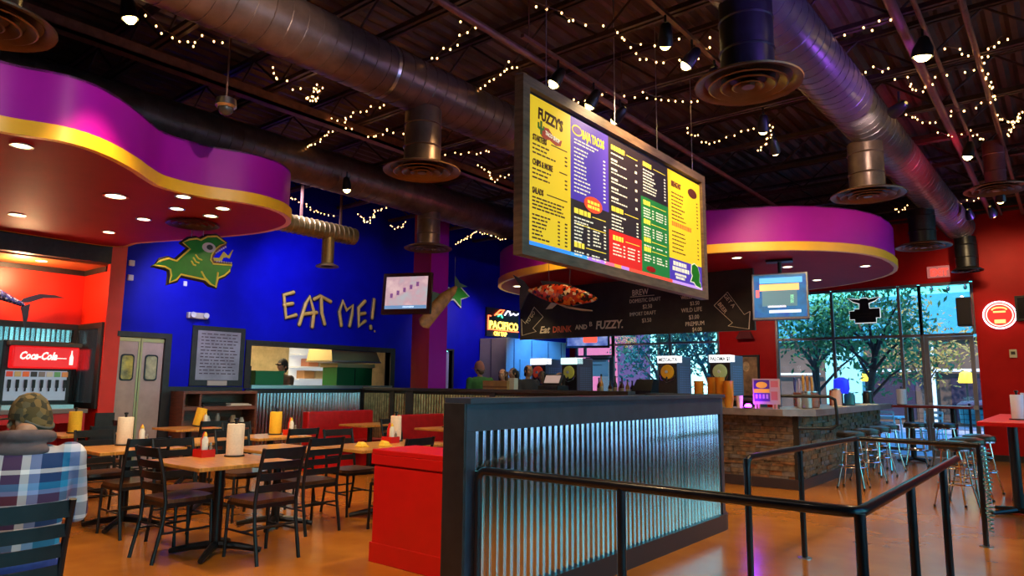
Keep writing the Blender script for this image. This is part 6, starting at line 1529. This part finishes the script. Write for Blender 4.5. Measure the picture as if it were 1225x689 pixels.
for k, (x, z) in enumerate(((-5.2, 1.62), (-2.5, 1.58))):
    t = thing('patio_lantern', 'yellow glowing patio lantern outside, %s' % ['left of the glass door', 'seen through the glass door'][k], 'lantern', (x, 25.0, 0))
    MB().tube([(0, 0, 0), (0, 0, z - .02)], .03, 8).build('post', BLK, t, True); MB().lathe([(.20, 0), (.22, .05), (.16, .30), (.05, .36)], 16, Matrix.Translation((0, 0, z - .02))).build('shade', mat('lantern_yellow', (.9, .62, .03), .5, emit=.9), t, True)
# trees
LEAF = [mat('leaf_green', (.06, .24, .06), .6, noise=.5), mat('leaf_deep', (.02, .14, .09), .6, noise=.5), mat('leaf_autumn', (.35, .22, .03), .6, noise=.5)]
BARK = mat('bark', (.06, .04, .03), .8, noise=.4)
def tree(x, y, h, cw, label, m, n=2600, seed=0, lean=.0):
    rn = random.Random(seed); t = thing('patio_tree', label, 'tree', (x, y, 0))
    b = MB(); b.tube([(0, 0, 0), (lean * .3, 0, h * .2), (lean * .6, .02, h * .38), (lean, 0, h * .6)], [.11, .09, .08, .05], 10)
    tips = []
    for i in range(11):
        a = rn.uniform(0, 2 * PI); f = rn.uniform(.22, .5); s = Vector((lean * f * 1.6, 0, h * f)); e = s + Vector((math.cos(a) * cw * rn.uniform(.5, 1), math.sin(a) * cw * .8, h * rn.uniform(.12, .38))); md = s.lerp(e, .5) + Vector((0, 0, .12))
        b.tube([s, md, e], [.045, .03, .012], 7); tips.append(e); tips.append(md.lerp(e, .5))
    b.build('trunk', BARK, t, True)
    l = MB().bm; fs = []
    for i in range(n):
        c = rn.choice(tips) + Vector((rn.gauss(0, .38), rn.gauss(0, .38), rn.gauss(.12, .34)))
        u = Vector((rn.gauss(0, 1), rn.gauss(0, 1), rn.gauss(0, 1))).normalized(); v = u.orthogonal().normalized(); s = rn.uniform(.04, .075)
        q = [l.verts.new(c + u * s * 1.5), l.verts.new(c + v * s * .6), l.verts.new(c - u * s * 1.5), l.verts.new(c - v * s * .6)]; l.faces.new(q)
    me = bpy.data.meshes.new('foliage'); l.to_mesh(me); l.free(); put('foliage', me, m, t)
tree(-5.6, 20.6, 5.4, 1.5, 'leafy green tree behind the left part of the right window', LEAF[0], 2300, 1)
tree(-4.3, 19.8, 4.8, 1.4, 'leafy tree with slanting branches behind the ram head sign', LEAF[0], 1900, 2, .5)
tree(-3.9, 27.0, 4.8, 1.2, 'golden autumn tree in front of the brown storefront', LEAF[2], 1300, 3)
tree(-1.9, 28.5, 4.6, .8, 'small pale tree seen through the glass door', LEAF[2], 500, 6)
tree(-10.9, 21.5, 5.2, 1.5, 'dark green tree behind the left bar window', LEAF[1], 2300, 4)
tree(-8.9, 21.0, 5.4, 1.4, 'dark green tree behind the window between the drink machines', LEAF[1], 2600, 5)
# patio fence, chairs and tables
t = thing('patio_fence', 'black wire patio fence outside the glass door', 'fence', (-1.0, 19.2, 0))
m = MB(); m.box(-2.2, -.02, .92, 3, .02, .97).box(-2.2, -.02, .1, 3, .02, .14); m.build('rail', BLK, t)
for x in (-2.2, -.9, .4, 1.7, 3): MB().box(x - .025, -.025, 0, x + .025, .025, 1.05).build('post', BLK, t)
m = MB()
for i in range(40): m.box(-2.2 + .13 * i, -.006, .14, -2.19 + .13 * i, .006, .92)
for i in range(6): m.box(-2.2, -.006, .2 + .12 * i, 3, .006, .21 + .12 * i)
m.build('mesh_panel', BLK, t)
PCH = mat('pale_blue_metal', (.40, .72, .80), .4, .2)
def pchair(x, y, rz, lb):
    t = thing('patio_chair', lb, 'chair', (x, y, 0), rz, 'pale blue patio chairs')
    MB().box(-.21, -.21, .43, .21, .21, .46, .008).build('seat', PCH, t)
    for a in (-1, 1):
        MB().tube([(.2 * a, -.26, 0), (.19 * a, -.2, .45), (.19 * a, -.27, .86)], .015, 8).build('rear_leg', PCH, t, True); MB().tube([(.2 * a, .24, 0), (.19 * a, .19, .45)], .015, 8).build('front_leg', PCH, t, True)
    for zz in (.58, .70, .82): MB().box(-.19, -.265, zz, .19, -.245, zz + .06).build('back_slat', PCH, t)
pchair(-3.3, 17.4, R(200), 'pale blue patio chair outside the window left of the glass door, nearest the bar'); pchair(-2.6, 18.1, R(160), 'pale blue patio chair outside nearest the glass door'); pchair(-4.5, 18.0, R(100), 'pale blue patio chair farthest left outside the window')
t = thing('patio_table', 'pale blue patio table outside the window left of the glass door', 'table', (-3.6, 18.3, 0)); MB().box(-.45, -.45, .70, .45, .45, .74, .008).build('tabletop', PCH, t)
for a in (-1, 1):
    for b in (-1, 1): MB().tube([(.38 * a, .38 * b, 0), (.36 * a, .36 * b, .70)], .018, 8).build('leg', PCH, t, True)
t = thing('patio_umbrella', 'closed red patio table with colorful cover seen through the glass door', 'table', (-1.75, 20.6, 0)); MB().lathe([(.55, .95), (.56, 1.0), (.45, 1.08), (.001, 1.12)], 24).build('tabletop', mat('patio_red', (.65, .10, .06), .5, noise=.5, nscale=8), t, True); MB().lathe([(.5, .55), (.52, .9), (.5, .95)], 24, None, False).build('skirt', mat('patio_turquoise', (.05, .35, .40), .6, noise=.4, nscale=8), t, True); MB().tube([(0, 0, 0), (0, 0, .95)], .04, 10).build('column', BLK, t, True)
t = thing('party_lights', 'dark string of outdoor bulbs across the sky outside the top windows', 'string lights', (-2.4, 21.0, 4.35)); P = [(-2.0 + 4.5 * i / 24, 0, -.35 * math.sin(PI * i / 24) + .1 * i / 24) for i in range(25)]
MB().tube(P, .008, 5).build('wire', BLK, t, True)
for i in range(1, 24, 2): MB().lathe([(.02, 0), (.05, -.06), (.045, -.12), (.001, -.15)], 10, Matrix.Translation(P[i])).build('bulb', mat('dark_bulb', (.02, .05, .06), .2), t, True)

# ------------------------------------------------------------------ SKY, LIGHT, CAMERA
w = bpy.data.worlds.new('sky'); SC.world = w; w.use_nodes = True; nt = w.node_tree; bg = nt.nodes['Background']
tc = nt.nodes.new('ShaderNodeTexCoord'); sp = nt.nodes.new('ShaderNodeSeparateXYZ'); nt.links.new(tc.outputs['Generated'], sp.inputs[0])
r = nt.nodes.new('ShaderNodeValToRGB'); e = r.color_ramp.elements
e[0].position = .0; e[0].color = (.30, .75, .78, 1); e[1].position = .55; e[1].color = (.06, .28, .85, 1); k = e.new(.16); k.color = (.02, .62, .68, 1)
nt.links.new(sp.outputs[2], r.inputs[0]); nt.links.new(r.outputs[0], bg.inputs['Color']); bg.inputs['Strength'].default_value = 1.9
sun = bpy.data.lights.new('sun', 'SUN'); sun.energy = 2.6; sun.color = (1, .95, .88); sun.angle = .02
so = bpy.data.objects.new('sun', sun); COL.objects.link(so); so.location = (-10, -20, 30); so.rotation_euler = Vector((.22, .75, -.62)).to_track_quat('-Z', 'Y').to_euler()
# daylight through the glazing is sampled through portals
for loc, rot, sx, sy in (((RX + .2, 6.7, 2.3), (0, R(90), 0), 3.6, 17.8), ((-3.4, FY + .2, 1.8), (R(-90), 0, 0), 4.0, 3.6), ((-8.9, FY + .2, 1.8), (R(-90), 0, 0), 4.3, 3.6)):
    l = bpy.data.lights.new('window_portal', 'AREA'); l.shape = 'RECTANGLE'; l.size = sx; l.size_y = sy; l.cycles.is_portal = True
    o = bpy.data.objects.new('window_portal', l); COL.objects.link(o); o.location = loc; o.rotation_euler = rot
# added ceiling lamps, outside or along the frame, lighting dining floor and bar
for k, (x, y, z, tg, p, c) in enumerate(((-6.0, 2.2, 4.7, (-5.8, 3.0, .6), 170, (1, .66, .32)), (-8.2, 6.2, 4.5, (-8.2, 6.6, .5), 130, (1, .66, .32)), (-3.2, 2.0, 4.7, (-3.9, 2.6, .4), 110, (1, .68, .36)), (-.7, 5.2, 4.6, (-1.6, 5.2, 0), 120, (1, .66, .34)), (-.8, 10.3, 4.6, (-1.8, 10.5, 0), 120, (1, .68, .38)))):
    floodlight(x, y, z, tg, p, ['spotlight in the ceiling corner above the purple cloud, top left of the photo', 'small hanging spotlight left of the diffuser in front of the column', 'ceiling spotlight over the near end of the half wall', 'ceiling spotlight over the near queue railing', 'ceiling spotlight over the bar stools'][k], spot=100)

# blue wall washers, alcove, coloured LED lights above the bar soffit
lamp('SPOT', (-9.6, 6.2, 4.6), 130, (.5, .5, 1), (WX, 8.3, 2.4), .1, 80, .8, 'wall_washer')
lamp('SPOT', (-9.8, 4.9, 3.3), 60, (.6, .6, 1), (WX, 5.8, 2.6), .08, 100, .8, 'wall_washer')
lamp('SPOT', (-9.7, 12.3, 3.25), 40, (1, .75, .8), (WX, 12.0, 2.5), .08, 90, .8, 'wall_washer')
lamp('POINT', (-11.75, 3.2, 2.95), 30, (1, .62, .30), size=.08, name='alcove_lamp')
lamp('POINT', (-11.7, 1.6, 2.95), 12, (1, .62, .30), size=.08, name='alcove_lamp')
lamp('SPOT', (-.6, 4.6, 3.9), 40, (.28, .10, 1), (-1.7, 5.2, 4.7), .05, 110, .8, 'purple_led')
lamp('SPOT', (-.7, 10.6, 4.05), 30, (1, .03, .12), (-1.7, 11.0, 4.6), .05, 110, .8, 'red_led')
lamp('SPOT', (-.7, 7.6, 4.0), 30, (.35, .10, 1), (-1.75, 7.4, 4.6), .05, 110, .8, 'purple_led')
lamp('SPOT', (-.7, 14.2, 4.05), 18, (.30, .12, 1), (-1.6, 14.4, 4.6), .05, 100, .8, 'blue_led')
lamp('POINT', (-7.5, 12.0, 4.3), 5, (.12, .12, 1), size=.05, name='blue_led')
lamp('SPOT', (-9.2, 13.4, 3.2), 300, (.03, .25, 1), (-10.4, 13.9, 1.4), .05, 90, .7, 'blue_led')
t = thing('light_puck', 'small glowing purple light puck on the bar top beside the orange cups', 'light', (-3.62, 9.85, 1.09))
MB().lathe([(.06, 0), (.065, .012), (.06, .02)], 20).build('base', BLK, t, True)
MB().ball((0, 0, .035), .05, .05, .03).build('dome', glow('purple_glow', (.30, .01, 1), 30), t, True)
lamp('POINT', (-3.62, 9.85, 1.19), 1.2, (.35, .03, 1), size=.04, name='purple_led')
floodlight(-1.6, .6, 4.7, (-3.6, 1.2, .8), 120, 'ceiling spotlight above and behind the man in plaid', col=(1, .85, .72))  # added lamp brightening the seated man's back
floodlight(-6.2, 8.8, 4.5, (-6.6, 11.6, 2.8), 60, 'ceiling spotlight aimed at the chalkboard')  # added lamp lifting the dim chalk writing
floodlight(-2.6, 2.2, 4.5, (-7.0, 2.9, 3.8), 130, 'ceiling spotlight aimed at the purple cloud fascia', col=(1, .8, .75), spot=60)  # unseen lamp added to light the cloud fascia evenly
floodlight(-1.2, 8.0, 4.5, (-3.4, 9.9, 3.8), 14, 'ceiling spotlight aimed at the purple bar soffit fascia', col=(1, .8, .75))  # added lamp brightening the bar soffit fascia
cd = bpy.data.cameras.new('camera'); cam = bpy.data.objects.new('camera', cd); COL.objects.link(cam); SC.camera = cam
f, pit, rol, yaw = 824.8, .13846, .00941, .67952
c, s = math.cos, math.sin
fw = Vector((-s(yaw) * c(pit), c(yaw) * c(pit), s(pit))); r0 = Vector((c(yaw), s(yaw), 0)); u0 = r0.cross(fw)
rt = r0 * c(rol) + u0 * s(rol); up = -r0 * s(rol) + u0 * c(rol)
M = Matrix((rt, up, -fw)).transposed().to_4x4(); M.translation = (0, 0, 1.4)
cam.matrix_world = M
cd.sensor_fit = 'HORIZONTAL'; cd.sensor_width = 36; cd.lens = f * 36 / 1225; cd.clip_end = 300; cd.clip_start = .05
vs = SC.view_settings; vs.view_transform = 'Standard'; vs.look = 'None'; vs.gamma = 1; vs.exposure = 1.12; vs.use_curve_mapping = False
SC.display_settings.display_device = 'sRGB'
SC.cycles.max_bounces = 8; SC.cycles.diffuse_bounces = 4; SC.cycles.glossy_bounces = 4; SC.cycles.transparent_max_bounces = 12; SC.cycles.sample_clamp_indirect = 4; SC.cycles.caustics_reflective = False; SC.cycles.use_denoising = True
